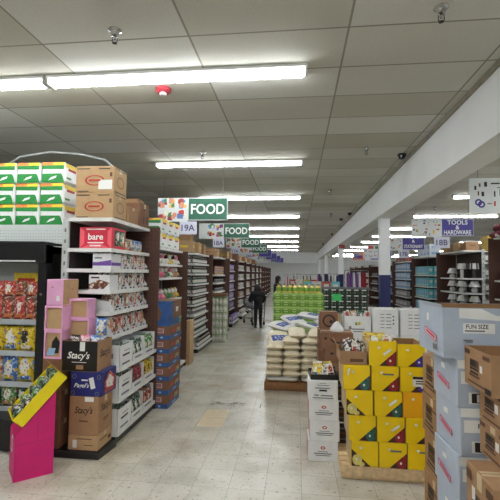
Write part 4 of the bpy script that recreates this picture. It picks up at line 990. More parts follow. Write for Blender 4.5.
# --- lime green cartons pallet
GX, GY = .04, 10.1
pallet((GX, GY, 0), 1.24, 1.1, 'wooden pallet under the lime green cartons', woodd, .13)
gc = Proto(lambda: carton_mesh(.203, .53, .168, lgreen, prints=[('F','r',.5,.88,.98,.2,M('pale_green_print', (176,206,118), .5)), ('F','r',.5,.3,.94,.44,mgreen), ('F','r',.5,.3,.5,.16,M('pale_green_print', (176,206,118), .5)), ('F','r',.5,.62,.4,.06,signl)], seamed=False).build('lime_carton'))
for L in range(7):
    for i in range(6):
        for d_ in range(2):
            gc((GX-.51+.2045*i, GY+.275+.54*d_, .1315+.1695*L), 0, 'lime green carton on the pallet, %s layer from the bottom, %s from left' % (ORD[L], ORD[i]) if d_ == 0 else 'lime green carton in the row behind the front of the pallet load', 'box', 'lime green cartons' if d_ == 0 else 'rear lime green cartons')
ybot = bottle(M('bottle_yellow_juice', (240,214,110), .3, .12, 30), bgn, lgreen, .062, .22)
ytop = .1315+.1695*7
for i in range(8):
    for d_ in range(2):
        ybot((GX-.49+.14*i, GY+.1+.15*d_, ytop), 0, 'yellow bottle standing on the lime green cartons, %s from left, %s row' % (ORD[i], ['front', 'second'][d_]), 'bottle', 'yellow bottles on the lime cartons')
for i in range(4): ybot((GX-.2+.13*i, GY+.5, ytop), 0, 'yellow bottle standing farther back on the lime green cartons, %s from left' % ORD[i], 'bottle', 'yellow bottles on the lime cartons')
# --- dark display with bright green card
dk = Proto(lambda: carton_mesh(.2, .3, .155, M('dark_green_carton', (38,48,44), .5, .3, 30), prints=[('F','r',.5,.85,.6,.2,paper), ('F','r',.3,.4,.3,.3,bgn), ('F','r',.7,.4,.26,.3,bk)], seamed=False).build('dark_carton'))
r = empty('display_table', (1.4, 11.6, 0), 'low grey table behind the lime cartons holding dark cartons', 'table')
MB().box(-.7, .7, -.2, .5, .72, .76, inkg).build('table_top', r)
for sx in (-.66, .62):
    for sy in (-.18, .44): MB().box(sx, sx+.04, sy, sy+.04, 0, .72, blackp).build('leg', r)
for L in range(4):
    for i in range(6): dk((.81+.205*i, 11.6, .761+.156*L), 0, 'dark green carton on the low grey table, %s layer from the bottom, %s from left' % (ORD[L], ORD[i]), 'box', 'dark green cartons')
tag(MB().box(-.13, .13, -.004, .004, 0, .19, M('bright_green_card', (70,205,110), .5)).build('price_sign', None, (1.10, 11.44, 1.06)), 'bright green card on the dark green cartons', 'sign')
o = MB().box(-.66, .66, -.15, .15, 0, .05, inkg); tag(o.build('board', None, (1.35, 11.6, 1.386)), 'grey board lying on the dark green cartons', 'board')
# ------------------------------------------------------------------ right foreground: candy and brown cartons
fun = [('F','p',[(.14,.99),(.14,.8),(.6,.74),(1,.72),(1,.82),(.45,.86),(.33,.99)],paper), ('F','r',.305,.60,.27,.2,paper), ('F','t',.29,.635,.085,'FUN SIZE',ink,0,.19), ('F','r',.27,.55,.17,.03,inkg), ('F','r',.62,.60,.26,.2,paper), ('F','r',.56,.6,.1,.05,ink), ('F','r',.21,.36,.08,.03,inkg), ('F','r',.22,.33,.06,.02,inkg),
       ('F','ring',.46,.1,.035,.06,.4,ink), ('F','ring',.54,.1,.035,.06,.4,ink), ('L','p',[(.3,.52),(.78,.4),(.78,.26),(.3,.38)],inkp), ('L','p',[(.33,.49),(.75,.385),(.75,.29),(.33,.39)],paper), ('L','p',[(.36,.47),(.72,.375),(.72,.31),(.36,.41)],inkp), ('L','r',.72,.16,.16,.12,inkg)]
low = [('F','r',.5,.9,.98,.18,paper), ('F','r',.5,.62,.9,.26,paper), ('F','t',.42,.63,.1,'FUN SIZE',ink,0,.5), ('F','r',.5,.2,.7,.24,paper), ('F','r',.5,.2,.62,.2,ink), ('F','r',.36,.2,.2,.16,paper), ('F','r',.62,.2,.24,.16,paper),
       ('L','p',[(.2,.52),(.72,.40),(.72,.26),(.2,.38)],inkp), ('L','p',[(.23,.485),(.69,.385),(.69,.29),(.23,.39)],bcard), ('L','p',[(.27,.46),(.65,.37),(.65,.31),(.27,.40)],inkp)]
BXc, BYc = 1.09, 2.612
zf = .001
for k in range(5):
    carton('candy_carton', 'pale blue candy carton in the right foreground stack, %s from the bottom' % ORD[k], 'box', (BXc+.012*((k*3) % 2), BYc, zf), .40, .36, .265, bcard, .03, 'pale blue candy cartons', seamed=False, prints=low, stickers=[('L','r',.46,.72,.16,.12,paper)]); zf += .266
carton('candy_carton', 'large open pale blue candy carton on top of the right foreground stack', 'box', (BXc+.055, BYc+.045, zf), .64, .42, .285, bcard, .02, 'pale blue candy cartons', open=True, inner=cardi, prints=fun, stickers=[('L','r',.42,.74,.09,.16,paper)], flaps=[('L', .02, 1.2)])
brp = [('L','r',.4,.62,.34,.2,inkb), ('L','r',.36,.62,.22,.14,ink), ('L','r',.4,.48,.34,.06,ink), ('L','r',.4,.3,.4,.05,inkb), ('L','r',.4,.38,.3,.06,ink), ('L','r',.5,.12,.7,.05,inkb), ('L','r',.14,.88,.2,.12,inkb), ('L','r',.86,.88,.24,.1,inkb), ('L','r',.9,.1,.2,.14,ink), ('F','r',.4,.5,.6,.1,ink), ('F','r',.4,.35,.5,.06,inkb), ('F','r',.4,.7,.6,.06,inkb), ('F','r',.3,.15,.4,.05,inkb)]
br0 = [('L','r',.35,.66,.3,.22,inkb), ('L','r',.33,.66,.2,.15,ink), ('L','r',.36,.5,.34,.06,ink), ('L','r',.36,.43,.3,.05,ink), ('L','r',.36,.3,.4,.05,ink), ('L','r',.38,.2,.5,.05,inkb), ('L','r',.84,.84,.2,.16,inkb), ('L','r',.5,.72,.5,.04,inkb), ('F','r',.5,.5,.5,.3,inkb)]
for k in range(4):
    carton('cardboard_box', 'brown carton in the stack behind the pale blue cartons, %s from the bottom' % ORD[k], 'box', (1.235+.01*(k % 2)-.004*k, 3.19, .001+.296*k), .46, .46, .295, card, .0, 'brown cartons behind the pale blue ones', prints=br0)
# right-hand brown cartons
zb = .001
BX2 = 1.15
for k in range(2):
    carton('cardboard_box', 'brown carton low in the right-hand front stack, %s from the floor' % ORD[k], 'box', (1.085, 2.14, zb), .40, .31, .42, card, .0, 'brown cartons in the right front stack', prints=brp, stickers=[('L','r',.3,.7,.12,.16,paper), ('F','p',[(.2,.9),(.3,.95),(.62,.1),(.5,.05)],paper)]); zb += .421
for k, hh in enumerate([.185, .185]):
    carton('cardboard_box', '%s closed brown carton directly below the open one at the right edge' % ['lower', 'upper'][k], 'box', (BX2+.06, 2.25, zb), .42, .30, hh, card, .0, 'brown cartons in the right front stack', prints=brp, stickers=[('L','r',.66,.55,.12,.24,paper)]); zb += hh+.001
carton('cardboard_box', 'open brown carton on top of the right-hand front stack', 'box', (BX2, 2.25, zb), .44, .31, .2, card, .0, 'brown cartons in the right front stack', open=True, prints=brp, stickers=[('L','r',.66,.55,.09,.18,paper)])

# ------------------------------------------------------------------ right-hand aisles
RXB = 4.86
def rshelf(label, y, width, top, zs, panel_h, depth=.5, **k):
    return shelving('endcap_shelving', label, (RXB, y, 0), 1, depth, width, top, zs, (), panel_h=panel_h, panel_out=.1, mir=-1, **k)
r = rshelf('right-hand white endcap of table lamps', 11.25, 1.75, 2.5, [.5, .93, 1.34, 1.73, 2.46], 2.48, depth=.5)
lampw = M('lamp_shade_white', (222,222,220), .6, .05, 20); lampb = M('lamp_ceramic', (206,206,206), .3, .08, 20); lampd = M('lamp_base_dark', (60,58,60), .35, .2)
def lamp(shade, base, tall, pat=False):
    def fn():
        h = .2 if not tall else .28; o = bpy.data.objects.new('table_lamp', None); C.objects.link(o); o.empty_display_size = .05
        if tall: kid(o, MB().lathe([(.05, 0), (.05, .015), (.045, .02), (.045, h), (.015, h+.01)], base, 14).build('base', o))
        else: kid(o, MB().lathe([(.05, 0), (.05, .012), (.03, .02), (.075, .06), (.085, .1), (.06, .145), (.02, .16)], base, 14).build('base', o)); h = .16
        kid(o, MB().tube([(0, 0, h), (0, 0, h+.05)], .008, chrome, 6).build('stem', o))
        s = MB(); r0, r1, hh = (.145, .085, .15) if not tall else (.115, .105, .15)
        n = 16
        for q in range(n):
            a, b = 2*PI*q/n, 2*PI*(q+1)/n; m = blackp if (pat and q % 3 == 0) else shade
            s.add([(r0*math.cos(a), r0*math.sin(a), h+.02), (r0*math.cos(b), r0*math.sin(b), h+.02), (r1*math.cos(b), r1*math.sin(b), h+.02+hh), (r1*math.cos(a), r1*math.sin(a), h+.02+hh)], [(0,1,2,3)], m, True)
        kid(o, s.build('lamp_shade', o)); return o
    return Proto(fn)
lA, lB, lC = lamp(lampw, lampb, False), lamp(lampw, lampb, True), lamp(lampw, lampd, True, True)
for z, sn, seq in [(1.68, 'top lamp shelf', [(lC, 'tall patterned'), (lB, 'tall white'), (lC, 'tall patterned'), (lA, 'small white')]), (1.32, 'middle lamp shelf', [(lA, 'white'), (lA, 'white'), (lA, 'white'), (lA, 'white')]), (.93, 'lower lamp shelf', [(lA, 'white'), (lA, 'white'), (lA, 'white'), (lA, 'white')])]:
    for k, (p, nm) in enumerate(seq):
        x, y, wh = [(4.70, 11.42, 'near inner corner'), (4.50, 11.72, 'second from near end'), (4.70, 12.08, 'third from near end'), (4.50, 12.4, 'fourth from near end')][k]
        p((x, y, z+.001), 0, '%s table lamp, %s, %s' % (nm, sn, wh), 'lamp', 'table lamps on the right endcap')
for k, (x, y, z, p, lb) in enumerate([(4.62, 11.5, 2.461, bb2, 'brown box on the lamp endcap, nearest'), (4.6, 11.95, 2.461, bb1, 'tan box with yellow print on the lamp endcap, second'), (4.6, 12.4, 2.461, bb2, 'brown box on the lamp endcap, third'), (4.62, 12.8, 2.461, bb1, 'tan box with yellow print on the lamp endcap, far end')]):
    p((x, y, z), .05, lb, 'box', 'boxes on the lamp endcap')
carton('cardboard_box', 'tall yellowish box on top of the shelves right of the lamp endcap', 'box', (5.3, 11.75, 2.461), .4, .4, .42, M('box_mustard', (200,170,80), .7), 0)
# gondola behind lamp endcap with goods facing the camera
r = empty('gondola_shelving', (4.93, 11.9, 0), 'grey shelving run right of the lamp endcap', 'shelves', 'shelving runs on the right')
MB().box(0, 6, -.02, .02, .1, 2.44, pegw).build('back_panel', r); MB().box(0, 6, -.5, .5, 0, .1, blackm).build('base', r)
for z in (.5, .95, 1.35, 1.75, 2.15, 2.46): MB().box(0, 6, -.48, .48, z-.03, z, shelfw).build('shelf', r)
gb = small_box(M('goods_grey', (150,152,156), .5, .3, 30), [('F','r',.5,.55,.7,.5,bw), ('F','r',.5,.2,.5,.14,bk)], .16, .16, .24, 'packaged_item')
for k, z in enumerate([.95, 1.35, 1.75, 2.15]):
    for i in range(4): gb((5.06+.2*i, 11.55, z+.001), 0, 'grey packaged item right of the lamps, %s shelf up, %s from left' % (ORD[k], ORD[i]), 'box', 'packaged items right of the lamps')
# nearest right-hand endcap, mostly outside the frame
r = rshelf('nearest right-hand endcap with brown end panel at the picture edge', 7.9, 1.7, 2.64, [.5, .9, 1.3, 1.7, 2.64], 2.64)
mar = M('maroon_cloth', (124,28,52), .8, .15, 20)
mb = MB(); mb.bevbox(-.3, .3, -.25, .25, 0, .13, mar, .05); mb.bevbox(-.24, .26, -.2, .22, .13, .3, mar, .06); mb.lathe([(.1, 0), (.12, .05), (.08, .1), (0, .12)], bw, 10, (-.2, -.12, .0))
tag(mb.build('cloth_bundle', None, (4.55, 9.35, 2.642)), 'maroon cloth bundle on top of the near right endcap at the picture edge', 'cloth')
for k, z in enumerate([1.3, 1.7, .9]):
    for i in range(4): gb((4.5, 8.2+.38*i, z+.001), -PI/2, 'grey packaged item, near right endcap, %s from near end, shelf %s' % (ORD[i], ORD[k]), 'box', 'packaged items on the near right endcap')
# teal packages endcap
r = rshelf('right-hand endcap stacked with teal packages', 14.15, 1.6, 2.44, [.6, 1.02, 1.41, 1.8, 2.44], 2.42)
tl = small_box(bteal, [('F','r',.5,.6,.6,.3,bw), ('L','disc',.5,.6,.34,.26,bsky), ('L','r',.5,.2,.7,.16,bw)], .16, .19, .3, 'teal_package')
for k, z in enumerate([1.8, 1.41, 1.02, .6]):
    fill(tl, [4.46]*7, rng(14.2, 15.7, 7), z+.001, 0, 'teal package along the aisle edge of the right endcap, %s shelf from the top' % ORD[k], 'package', 'teal packages on shelf %d' % (k+1))
    fill(tl, [4.64], [14.28], z+.001, 0, 'teal package at the near inner corner of the right endcap, %s shelf from the top' % ORD[k], 'package', 'inner teal packages on shelf %d' % (k+1))
for k in range(4): 
    small = [bb2, bb1][k % 2]; 
wb = big_box(M('white_blue_box', (214,222,232), .5), .34, .34, .2, [('L','r',.5,.5,.7,.4,bsky), ('F','r',.5,.5,.7,.4,bsky)])
for k in range(4):
    for q in range(2): wb((4.6, 14.35+.37*k, 2.441+.202*q), 0, 'white and blue box on the teal endcap, %s layer, %s from the near end' % (['lower','upper'][q], ORD[k]), 'box', 'white and blue boxes on the teal endcap')
# blue packages endcap and farther ones
r = rshelf('right-hand endcap with pale blue packages, just right of the column', 16.9, 1.9, 2.34, [.5, .9, 1.25, 1.62, 1.98, 2.34], 2.4)
sb_ = small_box(bsky, [('L','r',.5,.6,.6,.4,bw), ('F','r',.5,.5,.6,.3,bw), ('L','r',.5,.2,.5,.16,bbl)], .16, .2, .27, 'pale_blue_package')
for k, z in enumerate([1.98, 1.62, 1.25, .9, .5]):
    fill(sb_ if k < 3 else gb, [4.46]*8, rng(16.95, 18.75, 8), z+.001, 0 if k < 3 else -PI/2, '%s package on the right endcap beside the column, %s shelf from the top' % (['pale blue', 'grey'][k > 2], ORD[k]), 'package', 'packages beside the column shelf %d' % (k+1))
bgx = [small_box(brd, (), .2, .24, .2), small_box(bdg, (), .2, .24, .2)]
for k in range(6): bgx[k % 2]((4.5, 17.1+.3*k, 2.341), 0, '%s box on top of the pale blue endcap, %s from the near end' % (['red', 'dark green'][k % 2], ORD[k]), 'box', 'boxes on the pale blue endcap')
for q in range(5):
    y = 20.2+2.9*q
    r = rshelf('%s farther right-hand endcap behind the column' % ['first','second','third','fourth','fifth'][q], y, 1.7, 2.3, [.5, .9, 1.3, 1.7, 2.3], 2.35)
    pr = [sb_, pd_, pw_][q % 3]
    for k, z in enumerate([1.7, 1.3, .9]):
        fill(pr, [4.48]*5, rng(y+.05, y+1.6, 5), z+.001, 0 if q % 3 == 0 else PI, '%s package on the %s farther right endcap, %s shelf from the top' % (['pale blue', 'dark', 'white'][q % 3], ['first','second','third','fourth','fifth'][q], ORD[k]), 'package', 'packages on far right endcap %d shelf %d' % (q+1, k+1))
for q, y in enumerate([8.7, 15., 17.8, 21., 23.9]):
    r = empty('gondola_shelving', (4.93, y, 0), 'long shelving run behind the %s right-hand endcap' % ['near', 'teal', 'pale blue', 'first farther', 'second farther'][q], 'shelves', 'shelving runs on the right')
    MB().box(0, 7, -.02, .02, .1, 2.3, brown).build('back_panel', r); MB().box(0, 7, -.45, .45, 0, .1, blackm).build('base', r)
    for z in (.5, .9, 1.3, 1.7, 2.1): MB().box(0, 7, -.42, .42, z-.03, z, shelfw).build('shelf', r)
# inner gondolas (mid right) and garments seen past the column
def garment_rack(x, y, w, h, cols, label, stock):
    r = empty('garment_rack', (x, y, 0), label, 'clothes rack', 'clothes racks down the aisle')
    MB().tube([(-w/2, 0, h), (w/2, 0, h)], .014, chrome, 8).build('rail', r)
    for sx in (-w/2, w/2):
        MB().tube([(sx, 0, .02), (sx, 0, h)], .014, chrome, 8).build('post', r); MB().tube([(sx, -.25, .02), (sx, .25, .02)], .016, chrome, 8).build('foot', r)
    for i, (c, nm) in enumerate(cols):
        xx = -w/2+.09+(w-.18)*(i+.5)/len(cols)
        mb = MB(); W_, D_, L_ = .1, .4, .8; sec = []
        for (z, dy, dx) in [(h-.07, .05, .03), (h-.12, .38, .05), (h-.3, .4, .07), (h-.5, .4, .08), (h-.9, .44, .1)]: sec.append([(xx+dx/2*sx, dy/2*sy, z) for sx, sy in ((-1,-1), (1,-1), (1,1), (-1,1))])
        vs = [v for q in sec for v in q]; fs = [(a*4+k, a*4+(k+1) % 4, a*4+4+(k+1) % 4, a*4+4+k) for a in range(4) for k in range(4)]+[(3,2,1,0), (16,17,18,19)]
        mb.add(vs, fs, c)
        o = mb.build('garment', None, (x, y, 0)); tag(o, '%s garment hanging on the %s, %s from left' % (nm, stock, ORD[i]), 'clothing', 'garments on the '+stock)
        kid(o, MB().tube([(xx, 0, h-.07), (xx, 0, h-.014)], .004, chrome, 5).build('hanger_hook', o))
mp_ = M('cloth_purple', (116,76,140), .8, .3, 14); mr_ = M('cloth_red', (152,36,52), .8, .25, 14); mw_ = M('cloth_white', (220,216,220), .8, .08, 14); mn_ = M('cloth_navy', (36,40,74), .8, .2, 14); mk_ = M('cloth_black', (36,34,40), .8, .2, 14); mpk = M('cloth_pink', (206,96,130), .8, .2, 14)
garment_rack(2.32, 16.3, .9, 1.95, [(mp_, 'purple'), (mp_, 'purple'), (mw_, 'white'), (mp_, 'purple'), (mw_, 'white'), (mr_, 'red'), (mr_, 'red')], 'clothes rack with purple and red garments left of the column', 'purple rack')
garment_rack(2.1, 22.5, 1.2, 1.8, [(mn_, 'navy'), (mk_, 'black'), (mw_, 'white'), (mn_, 'navy'), (mr_, 'red'), (mw_, 'white')], 'clothes rack with navy and white garments farther back under the beam', 'navy rack')
garment_rack(.9, 27., 1.8, 1.75, [(mw_, 'white'), (mk_, 'black'), (mr_, 'red'), (mk_, 'black'), (mw_, 'white'), (mpk, 'pink'), (mn_, 'navy')], 'clothes rack with mixed garments far down the aisle', 'mixed rack')
garment_rack(-.1, 31., 1.6, 1.75, [(mpk, 'pink'), (mw_, 'white'), (mn_, 'navy'), (mpk, 'pink'), (mn_, 'navy'), (mk_, 'black')], 'clothes rack with pink and navy garments at the far end', 'pink rack')
# far promo tables
for q, (x, y, cols) in enumerate([(.9, 15., ['red', 'teal', 'white']), (.3, 19.5, ['yellow', 'red', 'white'])]):
    r = empty('display_table', (x, y, 0), 'promotion table with bright boxes, %s behind the lime cartons' % ['first', 'second'][q], 'table')
    MB().box(-.7, .7, -.35, .35, .8, .84, wood).build('table_top', r)
    for sx in (-.66, .6):
        for sy in (-.32, .26): MB().box(sx, sx+.06, sy, sy+.06, 0, .8, wood).build('leg', r)
    cm = {'red': brd, 'teal': bteal, 'white': bw, 'yellow': byl}
    pb2 = [small_box(cm[c], [('F','r',.5,.55,.6,.4,bw)], .3, .26, .34) for c in cols]
    for i in range(4):
        for L in range(2): pb2[(i+L) % 3]((x-.5+.33*i, y, .841+.342*L), 0, '%s box on the %s promotion table, %s layer, %s from left' % (cols[(i+L) % 3], ['first', 'second'][q], ['lower', 'upper'][L], ORD[i]), 'box', 'boxes on the promotion tables')

# ------------------------------------------------------------------ people and cart
def skinned(name, joints, edges, mat, root, levels=2, smat=None):
    me = bpy.data.meshes.new(name); keys = list(joints)
    me.from_pydata([joints[k][0] for k in keys], [], [])
    me.edges.add(len(edges))
    for i, (a, b) in enumerate(edges): me.edges[i].vertices = (keys.index(a), keys.index(b))
    me.update()
    o = bpy.data.objects.new(name, me); C.objects.link(o)
    md = o.modifiers.new('skin', 'SKIN'); md.use_smooth_shade = True
    o.modifiers.new('sub', 'SUBSURF').levels = levels
    if not me.skin_vertices: 
        bpy.context.view_layer.objects.active = o; bpy.ops.mesh.customdata_skin_add() if bpy.ops.mesh.customdata_skin_add.poll() else None
    for i, k in enumerate(keys):
        r = joints[k][1]; sv = me.skin_vertices[0].data[i]; sv.radius = (r, r) if not isinstance(r, tuple) else r; sv.use_root = (k == root)
    bpy.context.view_layer.update(); dg = bpy.context.evaluated_depsgraph_get()
    nm = bpy.data.meshes.new_from_object(o.evaluated_get(dg)); bpy.data.objects.remove(o)
    nm.materials.clear(); 
    for m in ([mat] if smat is None else [mat, smat[0]]): nm.materials.append(m)
    if smat:
        for p in nm.polygons: p.material_index = 1 if smat[1](p.center) else 0
    for p in nm.polygons: p.use_smooth = True
    ob = bpy.data.objects.new(name, nm); C.objects.link(ob); return ob
skin = M('skin_tone', (186,138,112), .55, .06, 20)
coat = M('black_coat', (20,20,23), .8, .2, 20); trous = M('black_trousers', (24,24,28), .8, .2, 20); shoe = M('black_shoe', (28,26,26), .5, .2); shirt = M('black_shirt', (28,26,30), .8, .2, 20); hairm = M('dark_hair', (24,19,17), .6, .25, 40)
def person(loc, rot, label, H_, lean, arms, hood):
    """figure facing +y before rotation; feet on z=0; H_ standing height, lean = forward lean of the torso"""
    s = H_/1.65; J = {}; E_ = []
    def P(k, x, y, z, r): J[k] = (Vector((x*s, y*s, z*s)), r*s if not isinstance(r, tuple) else tuple(v*s for v in r))
    def T(x, y, z):  # lean about the hip at z=.86
        d = z-.86; return (x, y+math.sin(lean)*d+math.cos(lean)*0, .86+math.cos(lean)*d)
    P('pelvis', 0, 0, .88, (.15, .115))
    for sd, sx in (('l', -1), ('r', 1)):
        P('hip'+sd, sx*.085, 0, .82, .085); P('knee'+sd, sx*.095, .02, .46, .06); P('ank'+sd, sx*.1, -.02, .08, .043); P('heel'+sd, sx*.1, -.04, .04, .04); P('toe'+sd, sx*.115, .13, .035, .036)
        E_ += [('pelvis', 'hip'+sd), ('hip'+sd, 'knee'+sd), ('knee'+sd, 'ank'+sd), ('ank'+sd, 'toe'+sd), ('ank'+sd, 'heel'+sd)]
    P('waist', *T(0, 0, 1.02), (.145, .105)); P('chest', *T(0, 0, 1.22), (.165, .115)); P('neck0', *T(0, 0, 1.38), (.09, .075)); P('neck', *T(0, .01, 1.43), .05); P('head0', *T(0, .03, 1.49), .07); P('head1', *T(0, .035, 1.57), .085)
    E_ += [('pelvis', 'waist'), ('waist', 'chest'), ('chest', 'neck0'), ('neck0', 'neck'), ('neck', 'head0'), ('head0', 'head1')]
    for sd, sx in (('l', -1), ('r', 1)):
        el, wr = arms[sd]; sh = T(sx*.18, 0, 1.35)
        P('sh'+sd, *sh, .065); P('el'+sd, *el, .048); P('wr'+sd, *wr, .032)
        d = (Vector(wr)-Vector(el)).normalized(); palm = Vector(wr)+d*.06; P('palm'+sd, *palm, (.03, .018))
        E_ += [('neck0', 'sh'+sd), ('sh'+sd, 'el'+sd), ('el'+sd, 'wr'+sd), ('wr'+sd, 'palm'+sd)]
        side = d.cross(Vector((0, 0, 1))).normalized(); dn = Vector((0, 0, -1))
        for q, (off, ln) in enumerate([(-.03, .065), (-.01, .075), (.01, .07), (.03, .055)]):
            a = palm+side*off+d*.02; b = a+d*ln*.5+dn*.008; c = b+d*ln*.35+dn*.025
            P('f%d%sa' % (q, sd), *a, .0095); P('f%d%sb' % (q, sd), *b, .009); P('f%d%sc' % (q, sd), *c, .0075)
            E_ += [('palm'+sd, 'f%d%sa' % (q, sd)), ('f%d%sa' % (q, sd), 'f%d%sb' % (q, sd)), ('f%d%sb' % (q, sd), 'f%d%sc' % (q, sd))]
        a = Vector(wr)+d*.03+side*(-sx)*.03; b = a+d*.03+side*(-sx)*.02; P('t%sa' % sd, *a, .011); P('t%sb' % sd, *b, .009); E_ += [('wr'+sd, 't%sa' % sd), ('t%sa' % sd, 't%sb' % sd)]
    body = skinned('person', J, E_, skin, 'pelvis', 1, (trous, lambda c: c.z < .6*s or (c.z < 1.3*s and abs(c.x) < .17*s)))
    hz = T(0, .035, 1.56)
    tag(body, label, 'person'); body.location = loc; body.rotation_euler = (0, 0, rot)
    # clothes: grown around the same skeleton, slightly wider
    def sub(names, grow, mat, nm, edges, extra=None):
        jj = {k: (J[k][0], tuple((v+grow*s) for v in (J[k][1] if isinstance(J[k][1], tuple) else (J[k][1], J[k][1])))) for k in names}
        if extra: jj.update(extra)
        o = skinned(nm, jj, edges, mat, names[0], 1); o.parent = body; return o
    sub(['pelvis', 'waist', 'hipl', 'kneel', 'ankl', 'hipr', 'kneer', 'ankr'], .014, trous, 'trousers', [e for e in E_ if all(x in ('pelvis', 'waist', 'hipl', 'kneel', 'ankl', 'hipr', 'kneer', 'ankr') for x in e)])
    for sd in 'lr': sub(['ank'+sd, 'toe'+sd, 'heel'+sd], .007, shoe, 'shoe', [('ank'+sd, 'toe'+sd), ('ank'+sd, 'heel'+sd)])
    tn_ = (['pelvis', 'hipl', 'hipr'] if hood else ['pelvis'])+[ 'waist', 'chest', 'neck0', 'shl', 'ell', 'wrl', 'shr', 'elr', 'wrr']
    sub(tn_, .075 if hood else .013, coat if hood else shirt, 'coat' if hood else 'shirt', [e for e in E_ if all(x in tn_ for x in e)])
    hm = MB(); cx_, cy_, cz_ = [v*s for v in hz]
    def blob(c, rx, ry, rz, m, n=14, zmin=-1.):
        pr = []; vs = []; fs = []; K = 9
        for j in range(K):
            t = math.pi*j/(K-1); z = -math.cos(t)
            z = max(z, zmin)
            for i in range(n): vs.append((c[0]+rx*math.sin(t)*math.cos(2*PI*i/n), c[1]+ry*math.sin(t)*math.sin(2*PI*i/n), c[2]+rz*z))
        for j in range(K-1):
            for i in range(n): fs.append((j*n+i, j*n+(i+1) % n, (j+1)*n+(i+1) % n, (j+1)*n+i))
        hm.add(vs, fs, m, True)
    blob((cx_, cy_-.022*s, cz_+.025*s), (.125 if hood else .105)*s, .105*s, .11*s, hairm)
    blob((cx_, cy_-.06*s, cz_-.08*s), (.15 if hood else .1)*s, (.085 if hood else .06)*s, .2*s, hairm)
    h_ = hm.build('hair', body)
    fm = MB(); hm = fm
    for sx in (-1, 1):
        blob((cx_+sx*.03*s, cy_+.082*s, cz_-.005*s), .011*s, .008*s, .008*s, paper, 8); blob((cx_+sx*.03*s, cy_+.089*s, cz_-.005*s), .005*s, .004*s, .005*s, blackm, 8)
        blob((cx_+sx*.088*s, cy_+.0*s, cz_-.01*s), .012*s, .022*s, .032*s, skin, 8)
    blob((cx_, cy_+.093*s, cz_-.03*s), .012*s, .016*s, .022*s, skin, 8); blob((cx_, cy_+.078*s, cz_-.068*s), .024*s, .01*s, .006*s, M('lips', (150,84,78), .5), 8)
    fm.build('face', body)
    return body
PX, PY = -1.25, 13.3
person((PX, PY, 0), .25, 'person in a black coat and trousers seen from behind, pushing a shopping cart', 1.40, .32,
       {'l': ((-.25, .22, 1.1), (-.24, .50, 1.02)), 'r': ((.25, .22, 1.1), (.24, .50, 1.02))}, True)
person((-.72, 14.6, 0), -1.1, 'person in a black shirt reaching right, behind the lime cartons', 1.68, .06,
       {'l': ((-.25, .12, 1.16), (-.2, .36, 1.2)), 'r': ((.26, .1, 1.12), (.2, .34, 1.16))}, False)
# shopping cart
wire = M('cart_wire', (92,94,98), .35, .1, metal=.6)
r = empty('shopping_cart', (PX-.04, PY+.72, 0), 'grey wire shopping cart pushed by the person in the black coat', 'cart', None, .6)
mb = MB()
def bar(a, b, rr_=.006, m=wire): mb.tube([a, b], rr_, m, 6)
T0 = [(-.27, .0, .95), (.27, .0, .95), (.21, .85, .86), (-.21, .85, .86)]; B0 = [(-.22, .08, .55), (.22, .08, .55), (.17, .8, .6), (-.17, .8, .6)]
for q in range(4):
    bar(T0[q], T0[(q+1) % 4], .01); bar(B0[q], B0[(q+1) % 4], .008)
    n = 7 if q % 2 == 0 else 11
    for i in range(n):
        t = i/n; a = Vector(T0[q]).lerp(Vector(T0[(q+1) % 4]), t); b = Vector(B0[q]).lerp(Vector(B0[(q+1) % 4]), t); bar(a, b)
    for k in (1, 2, 3):
        t = k/4; bar(Vector(T0[q]).lerp(Vector(B0[q]), t), Vector(T0[(q+1) % 4]).lerp(Vector(B0[(q+1) % 4]), t))
for i in range(1, 8): bar(Vector(B0[0]).lerp(Vector(B0[3]), i/8), Vector(B0[1]).lerp(Vector(B0[2]), i/8))
mb.build('basket', r)
mb = MB()
for sx in (-1, 1):
    mb.tube([(sx*.25, -.06, 1.0), (sx*.25, .02, .8), (sx*.24, .05, .3), (sx*.22, .04, .14)], .014, wire, 8); mb.tube([(sx*.24, .05, .22), (sx*.15, .8, .2), (sx*.15, .82, .14)], .012, wire, 8); mb.tube([(sx*.24, .05, .42), (sx*.17, .75, .6)], .01, wire, 8)
mb.tube([(-.24, .1, .22), (.24, .1, .22)], .01, wire, 6); mb.tube([(-.15, .78, .2), (.15, .78, .2)], .01, wire, 6); mb.build('frame', r)
MB().tube([(-.26, -.06, 1.0), (.26, -.06, 1.0)], .018, blackp, 10).build('handle', r)
for sx, yy, xx in ((-1, .04, .22), (1, .04, .22), (-1, .82, .15), (1, .82, .15)):
    w_ = MB().lathe([(.02, -.016), (.06, -.014), (.062, 0), (.06, .014), (.02, .016)], blackp, 14)
    w_.v = [(z, x, y+.063) for x, y, z in w_.v]
    w = w_.build('wheel', r, (sx*xx, yy, 0)); MB().box(-.024, .024, -.012, .012, .06, .145, wire).build('caster_fork', r, (sx*xx, yy, 0))
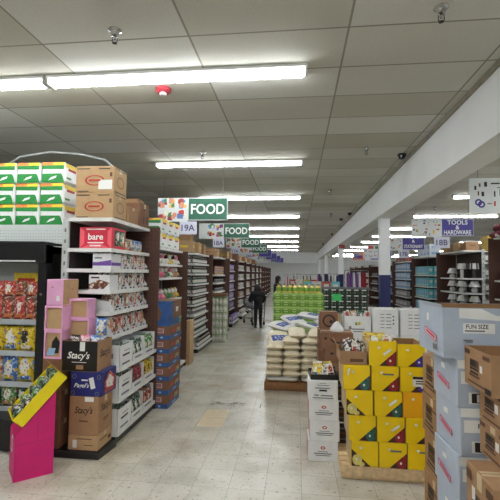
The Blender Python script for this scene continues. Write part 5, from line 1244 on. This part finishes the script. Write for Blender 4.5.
# white bags in the cart
def sbag(loc, s_, label, m=plastw, nm='plastic_bag'):
    mb = MB().lathe([(.0, 0), (.12*s_, .01), (.16*s_, .1*s_), (.15*s_, .2*s_), (.08*s_, .29*s_), (.03*s_, .33*s_)], m, 12)
    mb.v = [(x*(1+.15*math.sin(9*z+4*x)), y*(1+.12*math.cos(11*z)), z) for x, y, z in mb.v]
    o = mb.build(nm, None, loc); tag(o, label, 'bag')
    q = MB(); 
    for sx in (-1, 1): q.tube([(sx*.03*s_, 0, .31*s_), (sx*.05*s_, 0, .4*s_), (sx*.015*s_, 0, .45*s_), (0, 0, .34*s_)], .007, m, 6)
    kid(o, q.build('handles', o))
mt = Matrix.Rotation(.6, 3, 'Z')
for (lx, ly, z, s_, lb, m, nm) in [(-.02, .62, .61, 1.15, 'white plastic bag in the front of the shopping cart', plastw, 'plastic_bag'), (-.02, .3, .58, 1.0, 'white plastic bag in the back of the shopping cart', plastw, 'plastic_bag')]:
    p = mt @ Vector((lx, ly, 0)); sbag((PX-.04+p.x, PY+.72+p.y, z), s_, lb, m, nm)

# ------------------------------------------------------------------ light, camera, view
w = bpy.data.worlds.new('World'); S.world = w; w.use_nodes = True
w.node_tree.nodes['Background'].inputs[0].default_value = (.8, .85, .9, 1); w.node_tree.nodes['Background'].inputs[1].default_value = .3
cam = bpy.data.cameras.new('camera'); co = bpy.data.objects.new('camera', cam); C.objects.link(co)
cam.sensor_width = 36; cam.lens = 36*405/500; cam.clip_start = .05; cam.clip_end = 200
yaw, pit, rol = math.radians(6.62), math.radians(3.25), math.radians(.7)
f = Vector((-math.sin(yaw)*math.cos(pit), math.cos(yaw)*math.cos(pit), math.sin(pit))); rt_ = Vector((math.cos(yaw), math.sin(yaw), 0)); up = rt_.cross(f)
r2 = rt_*math.cos(rol)+up*math.sin(rol); u2 = up*math.cos(rol)-rt_*math.sin(rol)
mtx = Matrix((r2, u2, -f)).transposed().to_4x4(); mtx.translation = Vector((0, 0, 1.8)); co.matrix_world = mtx
S.camera = co
S.view_settings.view_transform = 'Standard'; S.view_settings.look = 'None'; S.view_settings.gamma = 1; S.view_settings.use_curve_mapping = False
S.view_settings.exposure = 0.2
